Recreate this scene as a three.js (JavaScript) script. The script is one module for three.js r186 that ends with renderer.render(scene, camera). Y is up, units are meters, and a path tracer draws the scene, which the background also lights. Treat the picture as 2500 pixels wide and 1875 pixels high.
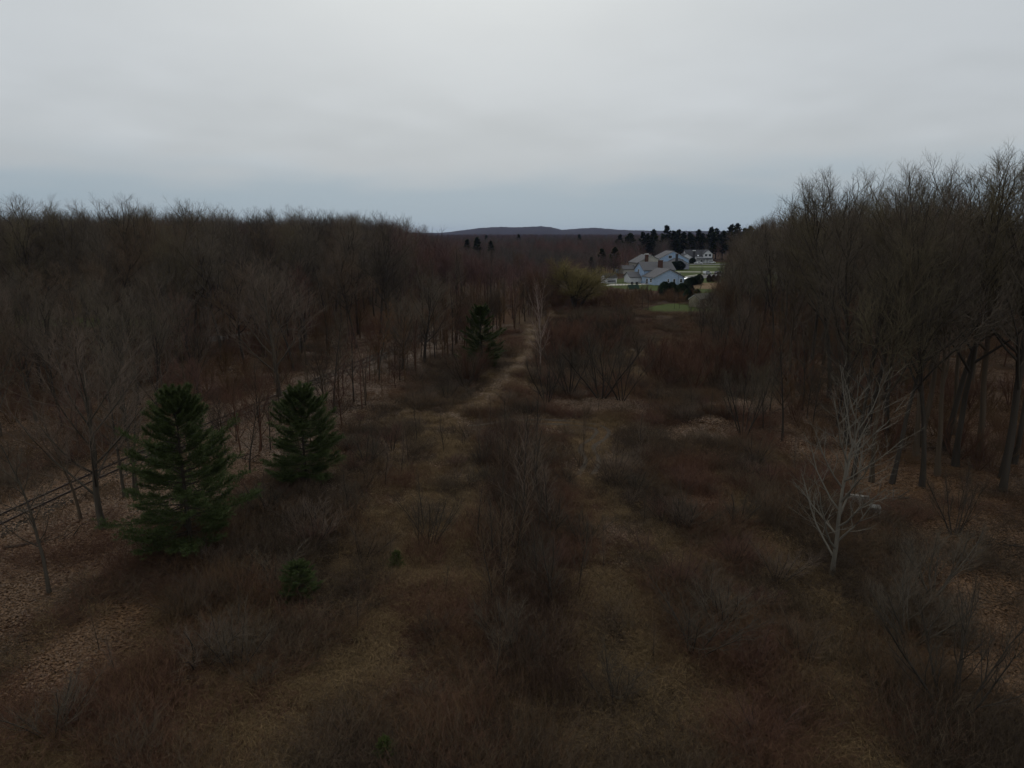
import * as THREE from 'three';
import { mergeGeometries } from 'three/addons/utils/BufferGeometryUtils.js';

// ---------------------------------------------------------------- camera, sky, sun, exposure
const renderer = new THREE.WebGLRenderer({ antialias: true });
renderer.setSize(1024, 768);
renderer.toneMapping = THREE.LinearToneMapping;
renderer.toneMappingExposure = 1;
renderer.shadowMap.enabled = true;
const scene = new THREE.Scene();
const camera = new THREE.PerspectiveCamera(60, 4 / 3, 0.5, 12000);
camera.position.set(0, 20, 0);
camera.rotation.set(-THREE.MathUtils.degToRad(12.73), 0, 0);

function rng(seed) {
  let a = (seed * 2654435761) >>> 0;
  return () => { a = (a + 0x6d2b79f5) | 0; let t = Math.imul(a ^ (a >>> 15), 1 | a); t = (t + Math.imul(t ^ (t >>> 7), 61 | t)) ^ t; return ((t ^ (t >>> 14)) >>> 0) / 4294967296; };
}
function hash(i, j, k = 0) { let h = Math.imul(i, 374761393) + Math.imul(j, 668265263) + Math.imul(k, 1442695041); h = Math.imul(h ^ (h >>> 13), 1274126177); return ((h ^ (h >>> 16)) >>> 0) / 4294967296; }
function vnoise(x, y, k = 0) {
  const i = Math.floor(x), j = Math.floor(y), s = x - i, t = y - j, u = s * s * (3 - 2 * s), v = t * t * (3 - 2 * t);
  return (hash(i, j, k) * (1 - u) + hash(i + 1, j, k) * u) * (1 - v) + (hash(i, j + 1, k) * (1 - u) + hash(i + 1, j + 1, k) * u) * v;
}
function fbm(x, y, k = 0, n = 4) { let s = 0, a = 0.5, w = 0; for (let i = 0; i < n; i++) { s += a * vnoise(x, y, k + i); w += a; a *= 0.5; x = x * 2.03 + 11.3; y = y * 2.03 + 5.7; } return s / w; }
const mix = (a, b, t) => a + (b - a) * t, clamp = (x, a = 0, b = 1) => Math.min(b, Math.max(a, x)), smooth = (a, b, x) => { const t = clamp((x - a) / (b - a)); return t * t * (3 - 2 * t); };
function along(table, x) { // piecewise linear table [[x, y], ...] with rising x
  if (x <= table[0][0]) return table[0][1];
  for (let i = 1; i < table.length; i++) if (x <= table[i][0]) return mix(table[i - 1][1], table[i][1], (x - table[i - 1][0]) / (table[i][0] - table[i - 1][0]));
  return table[table.length - 1][1];
}

const SUN = new THREE.Vector3(-0.06, 0.66, -0.75).normalize();
{ // overcast sky: stratus sheet with soft bands, a clear blue-grey strip low down, and the glow of the veiled sun
  const W = 2048, H = 1024, data = new Float32Array(W * H * 4), lin = (c) => Math.pow(c / 255, 2.2);
  const low = [154, 169, 179].map(lin), mid = [180, 186, 190].map(lin), high = [190, 196, 201].map(lin), glow = [250, 251, 246].map(lin);
  for (let j = 0; j < H; j++) {
    const e = ((j + 0.5) / H - 0.5) * Math.PI, y = Math.sin(e), c = Math.cos(e), deg = (e * 180) / Math.PI;
    for (let i = 0; i < W; i++) {
      const a = ((i + 0.5) / W - 0.5) * 2 * Math.PI, x = Math.cos(a) * c, z = Math.sin(a) * c;
      const k = 1 / (Math.max(y, 0) + 0.11), wob = (fbm(x * k * 1.3 + 30, z * k * 1.3 + 9, 3, 4) - 0.5), streak = (fbm(x * 3.1 + 7, deg * 0.22 + z * 2.2, 21, 4) - 0.5), fine = fbm(x * k * 6 + 3, z * k * 3.4 + 1, 40, 4) - 0.5;
      const t1 = smooth(2.2 + wob * 3.5 + streak * 2.5, 6.5 + wob * 3 + streak * 3, deg), t2 = smooth(5, 13, deg + wob * 8);
      const s = clamp(x * SUN.x + y * SUN.y + z * SUN.z, -1, 1), near = Math.exp((s - 1) * 12);
      const shade = 1 + (wob * 0.13 + streak * 0.11 + fine * 0.03) * smooth(0, 7, deg);
      for (let q = 0; q < 3; q++) {
        const base = mix(mix(low[q], mid[q], t1), high[q], t2) * shade;
        data[(j * W + i) * 4 + q] = mix(base, glow[q], clamp(near * 1.15));
      }
      data[(j * W + i) * 4 + 3] = 1;
    }
  }
  const t = new THREE.DataTexture(data, W, H, THREE.RGBAFormat, THREE.FloatType);
  t.mapping = THREE.EquirectangularReflectionMapping; t.magFilter = t.minFilter = THREE.LinearFilter; t.needsUpdate = true;
  scene.background = t; scene.environment = t;
}
const sun = new THREE.DirectionalLight(new THREE.Color(1, 0.965, 0.91), 0.6);
sun.position.copy(SUN).multiplyScalar(400); sun.castShadow = true; sun.shadow.radius = 24; sun.shadow.mapSize.set(4096, 4096);
Object.assign(sun.shadow.camera, { left: -200, right: 200, top: 200, bottom: -200, near: 10, far: 900 });
sun.target.position.set(0, 0, -100);
sun.position.add(sun.target.position);
scene.add(sun, sun.target);

// ---------------------------------------------------------------- helpers
const used = {};
function numbered(name) { const n = used[name] = (used[name] ?? -1) + 1; return n ? `${name}_${String(n).padStart(3, '0')}` : name; }
function lit(o) { o.castShadow = o.receiveShadow = true; return o; }
function mesh(name, geo, mat, parent) { const m = lit(new THREE.Mesh(geo, mat)); m.name = name; parent.add(m); return m; }
function thing(name, label, category, x, z, { y, turn = 0, scale = 1, group } = {}) {
  const g = new THREE.Group(); g.name = numbered(name); g.position.set(x, y ?? ground(x, z) - 0.05, z); g.rotation.y = turn;
  g.scale.setScalar(scale); g.userData = { label, category }; if (group) g.userData.group = group; scene.add(g); return g;
}
function structure(name, geo, mat) { const m = mesh(numbered(name), geo, mat, scene); m.userData = { kind: 'structure', label: name.replace(/_/g, ' ') }; return m; }
const C = (r, g, b) => new THREE.Color().setRGB(r, g, b);
const M = (r, g, b, o = {}) => new THREE.MeshPhysicalMaterial({ color: C(r, g, b), roughness: 0.95, specularIntensity: o.roughness ? 0.8 : 0.2, ...o });
function box(w, h, d, x = 0, y = 0, z = 0, ry = 0, rx = 0, rz = 0) {
  const g = new THREE.BoxGeometry(w, h, d); if (rx || rz || ry) g.applyMatrix4(new THREE.Matrix4().makeRotationFromEuler(new THREE.Euler(rx, ry, rz, 'YXZ'))); g.translate(x, y, z); return g;
}

scene.fog = new THREE.FogExp2(new THREE.Color(0.42, 0.5, 1), 0.000034);
// terrain: almost level, low swells in the field, level round the houses and the railway
const RAIL = [[-400, 40], [-300, 22], [-220, 8], [-139, -15.2], [-111.6, -21.8], [-83, -27.9], [-76, -29.6], [-58.4, -34.1], [-48.5, -36], [-44, -36.6], [-20, -38.6], [60, -40]];
function railX(z) { // smoothed
  let s = 0; for (let k = -3; k <= 3; k++) s += along(RAIL, z + k * 7); return s / 7;
}
function ground(x, z) {
  const flat = smooth(-150, -185, z), r = smooth(3, 9, Math.abs(x - railX(z)));
  return ((fbm(x * 0.045 + 20, z * 0.045, 5, 3) - 0.5) * 1.7 + (fbm(x * 0.35, z * 0.35, 9, 2) - 0.5) * 0.35) * (1 - flat) * r;
}
const fieldLeft = [[-170, 2], [-130, -2], [-105, -11], [-80, -15], [-60, -19], [-40, -24], [-20, -25]], fieldRight = [[-170, 48], [-150, 46], [-110, 38], [-80, 31], [-60, 26], [-40, 27], [-20, 30]];
const woodRight = [[-280, 88], [-240, 74], [-190, 58], [-150, 46.5], [-100, 37], [-68, 32.5], [-50, 28], [-20, 34]];
const rightCap = (x, z) => 20 - ((505 - along([[0.29, 640], [0.305, 600], [0.32, 540], [0.333, 500], [0.37, 466], [0.41, 432], [0.434, 415], [0.49, 380], [0.62, 345], [0.8, 325]], x / -z)) / 1437) * z; // tree height that just meets the outline of the right wood
// open patches of grass or leaf litter among the brush: [x, z, half width, half depth, kind]
const PATCH = [[20.5, -66.5, 4.6, 3.4, 'litter'], [14.5, -74, 4, 2, 'litter'], [8.3, -69.5, 5.5, 1.3, 'grass'], [7.2, -62, 1.7, 6.5, 'grass'], [-3.5, -77, 3.8, 3.6, 'grass'], [-8, -71, 3.6, 3, 'grass'], [-2.4, -56, 2.6, 3, 'grass'], [-7.8, -42, 1.5, 6, 'grass'], [-3.2, -47, 2.2, 3.4, 'grass'], [4.6, -36, 2.4, 2.2, 'grass'], [7.4, -42, 1.4, 2.4, 'litter'], [-8.2, -27.5, 3.2, 2.4, 'grass'], [-11, -23, 2.5, 1.6, 'grass'], [-21, -29, 3.4, 6, 'litter'], [13.2, -22.4, 2.4, 1.4, 'grass'], [9, -25, 2, 1.6, 'grass'], [27, -33, 5, 9, 'litter'], [22, -27, 3, 4, 'litter'], [13.8, -47.5, 1.6, 2, 'litter'], [11, -39, 2.2, 1.6, 'grass'], [-26, -45, 5, 9, 'litter'], [0.4, -25, 2.2, 2, 'grass'], [-17.5, -22, 2.4, 1.5, 'grass'], [17, -97, 5, 4, 'grass'], [23, -112, 6, 5, 'grass'], [31, -130, 6, 6, 'grass'], [-3, -36.5, 1.8, 2.6, 'grass'], [9, -75.3, 6.5, 1.8, 'litter'], [36, -48, 9, 8, 'litter'], [46, -62, 12, 8, 'litter'], [34, -66, 5, 5, 'litter'], [-4, -94, 2.4, 4.5, 'grass'], [26.5, -76, 3, 4, 'litter'], [-7.2, -51, 1.6, 8, 'grass'], [-6.4, -62, 1.8, 7, 'grass'], [-6.6, -34, 1.5, 6, 'grass'], [6.2, -47, 1.4, 9, 'grass'], [6.8, -32, 1.5, 5, 'grass'], [-4.4, -40, 1, 9, 'grass'], [-3.4, -64, 1.3, 6, 'grass'], [9.5, -78, 8, 3, 'litter']];
const TRAIL = [[[4.6, -150], [4, -130], [2.6, -114], [1, -101], [-1, -91], [-2.9, -83], [-6.9, -74]], 1.9];
function nearTrail(x, z) { let b = 99; const t = TRAIL[0]; for (let i = 1; i < t.length; i++) { const [ax, az] = t[i - 1], [bx, bz] = t[i], l = (bx - ax) ** 2 + (bz - az) ** 2, u = clamp(((x - ax) * (bx - ax) + (z - az) * (bz - az)) / l); b = Math.min(b, Math.hypot(x - ax - u * (bx - ax), z - az - u * (bz - az))); } return b; }
const loop = [[-4.5, -68.8], [0, -70.2], [4.5, -70], [8, -69.4], [9.6, -67.6], [8.8, -64.6], [7.2, -61.6], [7.4, -58], [6.4, -54.5]];
const nearLoop = (x, z) => { let b = 99; for (let i = 1; i < loop.length; i++) { const [ax, az] = loop[i - 1], [bx, bz] = loop[i], l = (bx - ax) ** 2 + (bz - az) ** 2, u = clamp(((x - ax) * (bx - ax) + (z - az) * (bz - az)) / l); b = Math.min(b, Math.hypot(x - ax - u * (bx - ax), z - az - u * (bz - az))); } return b; };
function zone(x, z) { // how much leaf litter, dry grass and brush
  const wob = (fbm(x * 0.5, z * 0.5, 61, 3) - 0.5) * 1.1;
  let litter = 0, grass = 0;
  for (const [px, pz, rx, rz, kind] of PATCH) { const d = Math.hypot((x - px) / rx, (z - pz) / rz) + wob, v = 1 - smooth(0.55, 1.15, d); if (kind === 'litter') litter = Math.max(litter, v); else grass = Math.max(grass, v); }
  const t = nearTrail(x, z), tr = 1 - smooth(1, 2.3, t + wob); grass = Math.max(grass, tr * 0.9);
  const inField = smooth(-2, 2, x - along(fieldLeft, z)) * smooth(-2, 2, along(fieldRight, z) - x), wood = 1 - inField;
  const n = fbm(x * 0.3 + 3, z * 0.07, 71, 3);
  const across = smooth(3, 8, railX(z) - x); litter = Math.max(litter, wood * (1 - 0.6 * across) * smooth(0.3, 0.62, fbm(x * 0.12, z * 0.12, 81, 3) + 0.1));
  grass = Math.max(grass, inField * smooth(0.54, 0.7, n) * 0.85);
  return { across, litter, grass, wood, inField, open: Math.max(litter * (0.35 + 0.65 * inField), grass), trail: tr };
}

// ---------------------------------------------------------------- textures and materials
function noiseTexture(size, fn, channels = 1) {
  const d = new Uint8Array(size * size * 4);
  for (let j = 0; j < size; j++) for (let i = 0; i < size; i++) { const v = fn(i / size, j / size, i, j), o = (j * size + i) * 4; for (let q = 0; q < 3; q++) d[o + q] = clamp(Array.isArray(v) ? v[q] : v) * 255; d[o + 3] = 255; }
  const t = new THREE.DataTexture(d, size, size); t.wrapS = t.wrapT = THREE.RepeatWrapping; t.magFilter = THREE.LinearFilter; t.minFilter = THREE.LinearMipmapLinearFilter; t.generateMipmaps = true; t.needsUpdate = true; return t;
}
function tnoise(u, v, f, k) { // tiling value noise
  const x = u * f, y = v * f, i = Math.floor(x), j = Math.floor(y), s = x - i, t = y - j, a = s * s * (3 - 2 * s), b = t * t * (3 - 2 * t), h = (p, q) => hash(((p % f) + f) % f, ((q % f) + f) % f, k);
  return (h(i, j) * (1 - a) + h(i + 1, j) * a) * (1 - b) + (h(i, j + 1) * (1 - a) + h(i + 1, j + 1) * a) * b;
}
const litterMap = (() => { // matted dead leaves and stems, 7 m to a tile
  const S = 1024, f = new Float32Array(S * S * 3), r = rng(5);
  for (let j = 0; j < S; j++) for (let i = 0; i < S; i++) { const b = 0.22 + 0.2 * tnoise(i / S, j / S, 24, 1) + 0.14 * tnoise(i / S, j / S, 90, 2), o = (j * S + i) * 3; f[o] = b; f[o + 1] = b * 0.95; f[o + 2] = b * 0.9; }
  for (let n = 0; n < 26000; n++) {
    const cx = r() * S, cy = r() * S, a = r() * 6.28, L = 3 + r() * 7, w = L * (0.2 + r() * 0.4), b = 0.3 + Math.pow(r(), 2) * 0.75, red = 0.9 + r() * 0.15, ca = Math.cos(a), sa = Math.sin(a);
    for (let y = -L; y <= L; y++) for (let x = -L; x <= L; x++) { const p = (x * ca + y * sa) / L, q = (-x * sa + y * ca) / w; if (p * p + q * q < 1) { const o = (((Math.round(cy + y) + S) % S) * S + ((Math.round(cx + x) + S) % S)) * 3; f[o] = b; f[o + 1] = b * red * 0.96; f[o + 2] = b * red * 0.88; } }
  }
  return noiseTexture(S, (u, v, i, j) => { const o = (j * S + i) * 3; return [f[o], f[o + 1], f[o + 2]]; });
})();
const grain = noiseTexture(512, (u, v) => 0.55 + 0.45 * (0.5 * tnoise(u, v, 16, 3) + 0.3 * tnoise(u, v, 64, 4) + 0.2 * tnoise(u, v, 200, 5)));
const gravel = noiseTexture(512, (u, v) => 0.3 + 0.35 * tnoise(u, v, 128, 7) + 0.25 * tnoise(u, v, 40, 8) + 0.1 * tnoise(u, v, 8, 9));
const tiled = (t, m) => { const c = t.clone(); c.repeat.set(1 / m, 1 / m); c.needsUpdate = true; return c; };

// ---------------------------------------------------------------- ground sheet
function sheet(xs, zs, height, color, uvScale = 1) {
  const nx = xs.length, nz = zs.length, pos = new Float32Array(nx * nz * 3), uv = new Float32Array(nx * nz * 2), col = color && new Float32Array(nx * nz * 3), idx = [];
  for (let j = 0; j < nz; j++) for (let i = 0; i < nx; i++) {
    const o = j * nx + i, x = xs[i], z = zs[j]; pos.set([x, height(x, z), z], o * 3); uv.set([x * uvScale, z * uvScale], o * 2); if (color) col.set(color(x, z), o * 3);
    if (i && j) idx.push(o - nx - 1, o - 1, o - nx, o - nx, o - 1, o);
  }
  const g = new THREE.BufferGeometry(); g.setAttribute('position', new THREE.BufferAttribute(pos, 3)); g.setAttribute('uv', new THREE.BufferAttribute(uv, 2)); if (color) g.setAttribute('color', new THREE.BufferAttribute(col, 3));
  g.setIndex(idx); g.computeVertexNormals(); return g;
}
const steps = (from, to, n) => Array.from({ length: n + 1 }, (_, i) => from + ((to - from) * i) / n);
{
  const grow = (start, end, first, q) => { const a = []; let s = first, x = start; while (x < end) { x += s; s *= q; a.push(Math.min(x, end)); } return a; };
  const right = grow(46, 7000, 1.2, 1.12), xs = [...right.map((x) => -x).reverse(), ...steps(-46, 46, 130), ...right], zs = [...grow(122, 7000, 1.3, 1.12).map((z) => -z).reverse(), ...steps(-122, -12, 150), ...grow(12, 400, 2, 1.2).map((z) => z - 24)];
  const soil = (x, z) => {
    const q = zone(x, z), n = 0.75 + 0.5 * fbm(x * 0.9, z * 0.9, 31, 3), g = [0.085, 0.055, 0.033], l = [0.105, 0.055, 0.024], t = [0.15, 0.1, 0.053];
    return [0, 1, 2].map((k) => mix(mix(g[k], l[k], q.litter), t[k], q.grass) * n);
  };
  structure('ground', sheet(xs, zs, ground, soil), new THREE.MeshPhysicalMaterial({ vertexColors: true, map: tiled(litterMap, 7), roughness: 0.95, specularIntensity: 0.12 }));
}
function ribbon(pts, w, lift, uvs = 1, rag = 0) { // a strip that follows the ground along a smooth line
  const c = new THREE.CatmullRomCurve3(pts.map(([x, z]) => new THREE.Vector3(x, 0, z))), L = c.getLength(), n = Math.max(4, Math.ceil(L / 1.2)), pos = [], uv = [], idx = [], across = 4;
  for (let i = 0; i <= n; i++) {
    const p = c.getPointAt(i / n), t = c.getTangentAt(i / n), nx = -t.z, nz = t.x;
    for (let k = 0; k <= across; k++) { const s = (k / across - 0.5) * 2, e = 1 + (Math.abs(s) > 0.9 ? rag * (vnoise(i * 0.7, s * 3, 14) - 0.5) : 0), x = p.x + (nx * s * w * e) / 2, z = p.z + (nz * s * w * e) / 2; pos.push(x, ground(x, z) + (typeof lift === 'function' ? lift(s) : lift), z); uv.push(x * uvs, z * uvs); }
    if (i) for (let k = 1; k <= across; k++) { const a = (i - 1) * (across + 1) + k - 1, b = i * (across + 1) + k - 1; idx.push(a, a + 1, b, a + 1, b + 1, b); }
  }
  const g = new THREE.BufferGeometry(); g.setAttribute('position', new THREE.Float32BufferAttribute(pos, 3)); g.setAttribute('uv', new THREE.Float32BufferAttribute(uv, 2)); g.setIndex(idx); g.computeVertexNormals(); return g;
}
function patch(pts, lift) { // flat polygon sheet over level ground
  const s = new THREE.Shape(pts.map(([x, z]) => new THREE.Vector2(x, -z))), g = new THREE.ShapeGeometry(s, 8); g.rotateX(-Math.PI / 2); g.translate(0, lift, 0);
  const p = g.attributes.position, uv = g.attributes.uv; for (let i = 0; i < p.count; i++) uv.setXY(i, p.getX(i), p.getZ(i)); return g;
}
function blob(x, z, rx, rz, seed, n = 28) { return Array.from({ length: n }, (_, i) => { const a = (i / n) * 6.283, k = 0.85 + 0.3 * hash(i, seed); return [x + Math.cos(a) * rx * k, z + Math.sin(a) * rz * k]; }); }

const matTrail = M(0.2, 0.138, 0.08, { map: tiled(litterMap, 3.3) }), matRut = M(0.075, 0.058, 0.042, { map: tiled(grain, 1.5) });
structure('path', ribbon(TRAIL[0].slice(0, 6), 2.1, 0.03, 1, 0.7), matTrail);
// worn wheel ruts curling through the grass, shallow dark troughs
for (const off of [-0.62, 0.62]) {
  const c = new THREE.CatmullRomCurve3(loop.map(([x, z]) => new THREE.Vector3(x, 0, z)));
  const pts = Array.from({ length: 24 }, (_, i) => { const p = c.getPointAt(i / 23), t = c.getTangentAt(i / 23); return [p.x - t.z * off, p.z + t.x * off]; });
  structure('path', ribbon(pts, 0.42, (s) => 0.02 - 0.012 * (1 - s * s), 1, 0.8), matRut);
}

// lawns, drives and yards of the houses
const matLawn = M(0.06, 0.08, 0.013, { map: tiled(grain, 9) }), matConcrete = M(0.62, 0.58, 0.5, { map: tiled(grain, 4) }), matAsphalt = M(0.24, 0.225, 0.22, { map: tiled(gravel, 2) }), matBare = M(0.3, 0.21, 0.12, { map: tiled(litterMap, 5) });
const LAWN = [[35, -268], [40, -250], [54, -238], [62, -224], [74, -228], [90, -240], [150, -290], [240, -420], [240, -472], [130, -484], [98, -445], [73, -385], [57, -322], [41, -288]];
structure('lawn', patch(LAWN, 0.02), matLawn);
structure('lawn', patch([[35.5, -181], [38, -172], [45, -167], [53, -170], [60, -178], [60, -192], [52, -197], [44, -194]], 0.03), matLawn);
structure('lawn', patch(blob(-104, -146, 32, 15, 4), 0.35), matLawn);
structure('road', ribbon([[-150, -112], [-110, -112], [-84, -113], [-62, -122], [-46, -140]], 5, 0.12), M(0.17, 0.165, 0.16, { map: tiled(gravel, 3) }));
structure('pavement', patch([[36.5, -264.5], [56.5, -270], [58, -275], [40.5, -273]], 0.045), matConcrete);
structure('pavement', ribbon([[57, -268], [62, -265.5], [66, -265]], 0.9, 0.05), matConcrete);
structure('driveway', ribbon([[83, -362], [98, -361], [115, -359], [150, -356]], 4.5, 0.06), matConcrete);
structure('pavement', ribbon([[98, -422], [104, -418], [128, -417], [190, -414]], 3, 0.06), matConcrete);
structure('driveway', ribbon([[71, -287], [78, -299], [90, -320], [106, -338], [150, -352]], 9, 0.065), matAsphalt);
structure('pavement', ribbon([[70, -297], [78, -312], [88, -329], [100, -344]], 1.3, 0.085), matConcrete);
structure('driveway', ribbon([[112, -452], [135, -452], [190, -448]], 12, 0.06), matAsphalt);
structure('terrain', patch([[71, -278], [82, -280], [96, -284], [92, -254], [80, -246], [68, -250]], 0.05), matBare);

// ---------------------------------------------------------------- vegetation generators
class Tubes {
  constructor(colored) { this.p = []; this.n = []; this.c = colored ? [] : null; this.i = []; }
  tube(pts, rad, sides, shade) {
    const N = pts.length; let first = this.p.length / 3;
    for (let k = 0; k < N; k++) {
      const a = pts[Math.max(0, k - 1)], b = pts[Math.min(N - 1, k + 1)]; let tx = b[0] - a[0], ty = b[1] - a[1], tz = b[2] - a[2]; const l = Math.hypot(tx, ty, tz) || 1; tx /= l; ty /= l; tz /= l;
      let ux, uy, uz; if (Math.abs(ty) < 0.9) { ux = -tz; uy = 0; uz = tx; } else { ux = 0; uy = tz; uz = -ty; } const m = Math.hypot(ux, uy, uz) || 1; ux /= m; uy /= m; uz /= m;
      const wx = ty * uz - tz * uy, wy = tz * ux - tx * uz, wz = tx * uy - ty * ux, q = pts[k], R = rad[k], tip = k === N - 1 && R < 1e-5, S = tip ? 1 : sides;
      for (let s = 0; s < S; s++) { const an = (s / sides) * 6.2832, ca = Math.cos(an), sa = Math.sin(an), nx = tip ? tx : ux * ca + wx * sa, ny = tip ? ty : uy * ca + wy * sa, nz = tip ? tz : uz * ca + wz * sa; this.p.push(q[0] + nx * R, q[1] + ny * R, q[2] + nz * R); this.n.push(nx, ny, nz); if (this.c) { const v = shade ? shade() : 1; this.c.push(v, v, v); } }
      if (k) {
        const prev = first + (k - 1) * sides, cur = first + k * sides;
        for (let s = 0; s < sides; s++) { const s2 = (s + 1) % sides; if (tip) this.i.push(prev + s, prev + s2, cur); else this.i.push(prev + s, prev + s2, cur + s, prev + s2, cur + s2, cur + s); }
      }
    }
  }
  tri(a, b, c, n) { const ux = b[0] - a[0], uy = b[1] - a[1], uz = b[2] - a[2], vx = c[0] - a[0], vy = c[1] - a[1], vz = c[2] - a[2]; if ((uy * vz - uz * vy) * n[0] + (uz * vx - ux * vz) * n[1] + (ux * vy - uy * vx) * n[2] < 0) { const q = b; b = c; c = q; } const f = this.p.length / 3; this.p.push(...a, ...b, ...c); for (let k = 0; k < 3; k++) { this.n.push(...n); if (this.c) this.c.push(1, 1, 1); } this.i.push(f, f + 1, f + 2); }
  geo() { const g = new THREE.BufferGeometry(); g.setAttribute('position', new THREE.Float32BufferAttribute(this.p, 3)); g.setAttribute('normal', new THREE.Float32BufferAttribute(this.n, 3)); if (this.c) g.setAttribute('color', new THREE.Float32BufferAttribute(this.c, 3)); g.setIndex(this.i); return g; }
}
const norm = (v) => { const l = Math.hypot(v[0], v[1], v[2]) || 1; return [v[0] / l, v[1] / l, v[2] / l]; };
function turnOff(d, ang, az) { // direction at angle ang from d, azimuth az round it
  let u = Math.abs(d[1]) < 0.95 ? [-d[2], 0, d[0]] : [1, 0, 0]; u = norm(u); const w = [d[1] * u[2] - d[2] * u[1], d[2] * u[0] - d[0] * u[2], d[0] * u[1] - d[1] * u[0]], c = Math.cos(ang), s = Math.sin(ang), ca = Math.cos(az), sa = Math.sin(az);
  return norm([0, 1, 2].map((k) => d[k] * c + (u[k] * ca + w[k] * sa) * s));
}
// o.lv[level] = { seg, wander, up, sides, tip, n, from, ang: [a, b], ratio: [a, b], r }
function grow(T, Cr, o, r, p, d, len, rad, lev) {
  const L = o.lv[lev], pts = [p.slice()], rr = [rad], last = lev === o.lv.length - 1; let dir = d.slice(), q = p.slice();
  for (let s = 1; s <= L.seg; s++) { dir = norm([dir[0] + (r() - 0.5) * L.wander, dir[1] + (r() - 0.5) * L.wander * 0.7 + L.up * (lev ? 1 : 1 - dir[1]), dir[2] + (r() - 0.5) * L.wander]); q = [q[0] + (dir[0] * len) / L.seg, q[1] + (dir[1] * len) / L.seg, q[2] + (dir[2] * len) / L.seg]; if (q[1] < 0.05) q[1] = 0.05; pts.push(q); rr.push(last && s === L.seg ? 0 : rad * mix(1, L.tip, Math.pow(s / L.seg, 0.85))); }
  if (lev === 0 && o.flare) rr[0] *= o.flare;
  (lev <= (o.trunkLevels ?? 1) ? T : Cr).tube(pts, rr, L.sides, () => 0.75 + r() * 0.5);
  if (last) return;
  const n = Math.round(L.n * (0.8 + r() * 0.4)); let az = r() * 6.28;
  for (let k = 0; k < n; k++) {
    const f = L.from + (1 - L.from) * ((k + 0.3 + r() * 0.6) / n), g = Math.min(f, 0.999) * L.seg, i = Math.floor(g), t = g - i, a = pts[i], b = pts[i + 1], at = [mix(a[0], b[0], t), mix(a[1], b[1], t), mix(a[2], b[2], t)];
    az += 2.4 + (r() - 0.5) * 0.9;
    const h = (f - L.from) / (1 - L.from), ang = mix(L.ang[0], L.ang[1], r()) * (lev ? 1 : mix(1.15, 0.6, h)), nd = turnOff(norm([b[0] - a[0], b[1] - a[1], b[2] - a[2]]), ang, az);
    const cl = len * mix(L.ratio[0], L.ratio[1], r()) * (lev ? mix(1.1, 0.6, h) : o.profile ? o.profile(h) : mix(1.1, 0.5, h));
    grow(T, Cr, o, r, at, nd, cl, Math.min(mix(rr[i], rr[i + 1], t) * 0.75, o.lv[lev + 1].r * (lev ? 1 : mix(1.15, 0.6, h))), lev + 1);
  }
}
function bareTree(seed, o) {
  const r = rng(seed), T = new Tubes(true), Cr = new Tubes(true), stems = o.stems ?? 1;
  for (let s = 0; s < stems; s++) {
    const az = (s / stems) * 6.28 + r() * 1.2, lean = stems > 1 ? mix(o.spread[0], o.spread[1], r()) : (r() - 0.5) * (o.lean ?? 0.08), off = stems > 1 ? o.foot ?? 0.12 : 0;
    grow(T, Cr, o, r, [Math.cos(az) * off, -0.15, Math.sin(az) * off], norm([Math.cos(az) * Math.sin(Math.abs(lean)), Math.cos(lean), Math.sin(az) * Math.sin(Math.abs(lean))]), o.H * (stems > 1 ? 0.75 + r() * 0.35 : 1), o.lv[0].r * (stems > 1 ? 0.7 + r() * 0.5 : 1), 0);
  }
  return { trunk: T.geo(), crown: Cr.geo(), H: o.H };
}
const tallOak = (v) => ({ H: 20.5, flare: 1.35, lean: 0.1, profile: (h) => mix(1.05, 0.75, h), lv: [
  { seg: 9, wander: 0.12, up: 0.15, sides: 7, tip: 0.3, n: 16, from: 0.36 + v * 0.08, ang: [0.5, 0.95], ratio: [0.3, 0.44], r: 0.24 },
  { seg: 5, wander: 0.5, up: 0.17, sides: 5, tip: 0.3, n: 8, from: 0.22, ang: [0.45, 0.95], ratio: [0.36, 0.55], r: 0.115 },
  { seg: 3, wander: 0.5, up: 0.16, sides: 3, tip: 0.4, n: 8, from: 0.15, ang: [0.4, 0.9], ratio: [0.4, 0.65], r: 0.042 },
  { seg: 2, wander: 0.5, up: 0.14, sides: 3, tip: 0.5, n: 4, from: 0.1, ang: [0.35, 0.8], ratio: [0.5, 0.9], r: 0.02 },
  { seg: 1, wander: 0.3, up: 0.1, sides: 3, tip: 0, r: 0.013 }] });
const maple = () => ({ H: 11, flare: 1.3, lean: 0.1, profile: (h) => mix(1.1, 0.8, h), lv: [
  { seg: 7, wander: 0.14, up: 0.15, sides: 6, tip: 0.3, n: 13, from: 0.22, ang: [0.5, 0.95], ratio: [0.4, 0.6], r: 0.19 },
  { seg: 4, wander: 0.3, up: 0.2, sides: 4, tip: 0.3, n: 8, from: 0.15, ang: [0.4, 0.85], ratio: [0.38, 0.6], r: 0.07 },
  { seg: 2, wander: 0.35, up: 0.2, sides: 3, tip: 0.4, n: 7, from: 0.1, ang: [0.35, 0.8], ratio: [0.4, 0.65], r: 0.026 },
  { seg: 2, wander: 0.4, up: 0.16, sides: 3, tip: 0.5, n: 5, from: 0.1, ang: [0.3, 0.75], ratio: [0.45, 0.8], r: 0.013 },
  { seg: 1, wander: 0.3, up: 0.1, sides: 3, tip: 0, r: 0.0085 }] });
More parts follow.
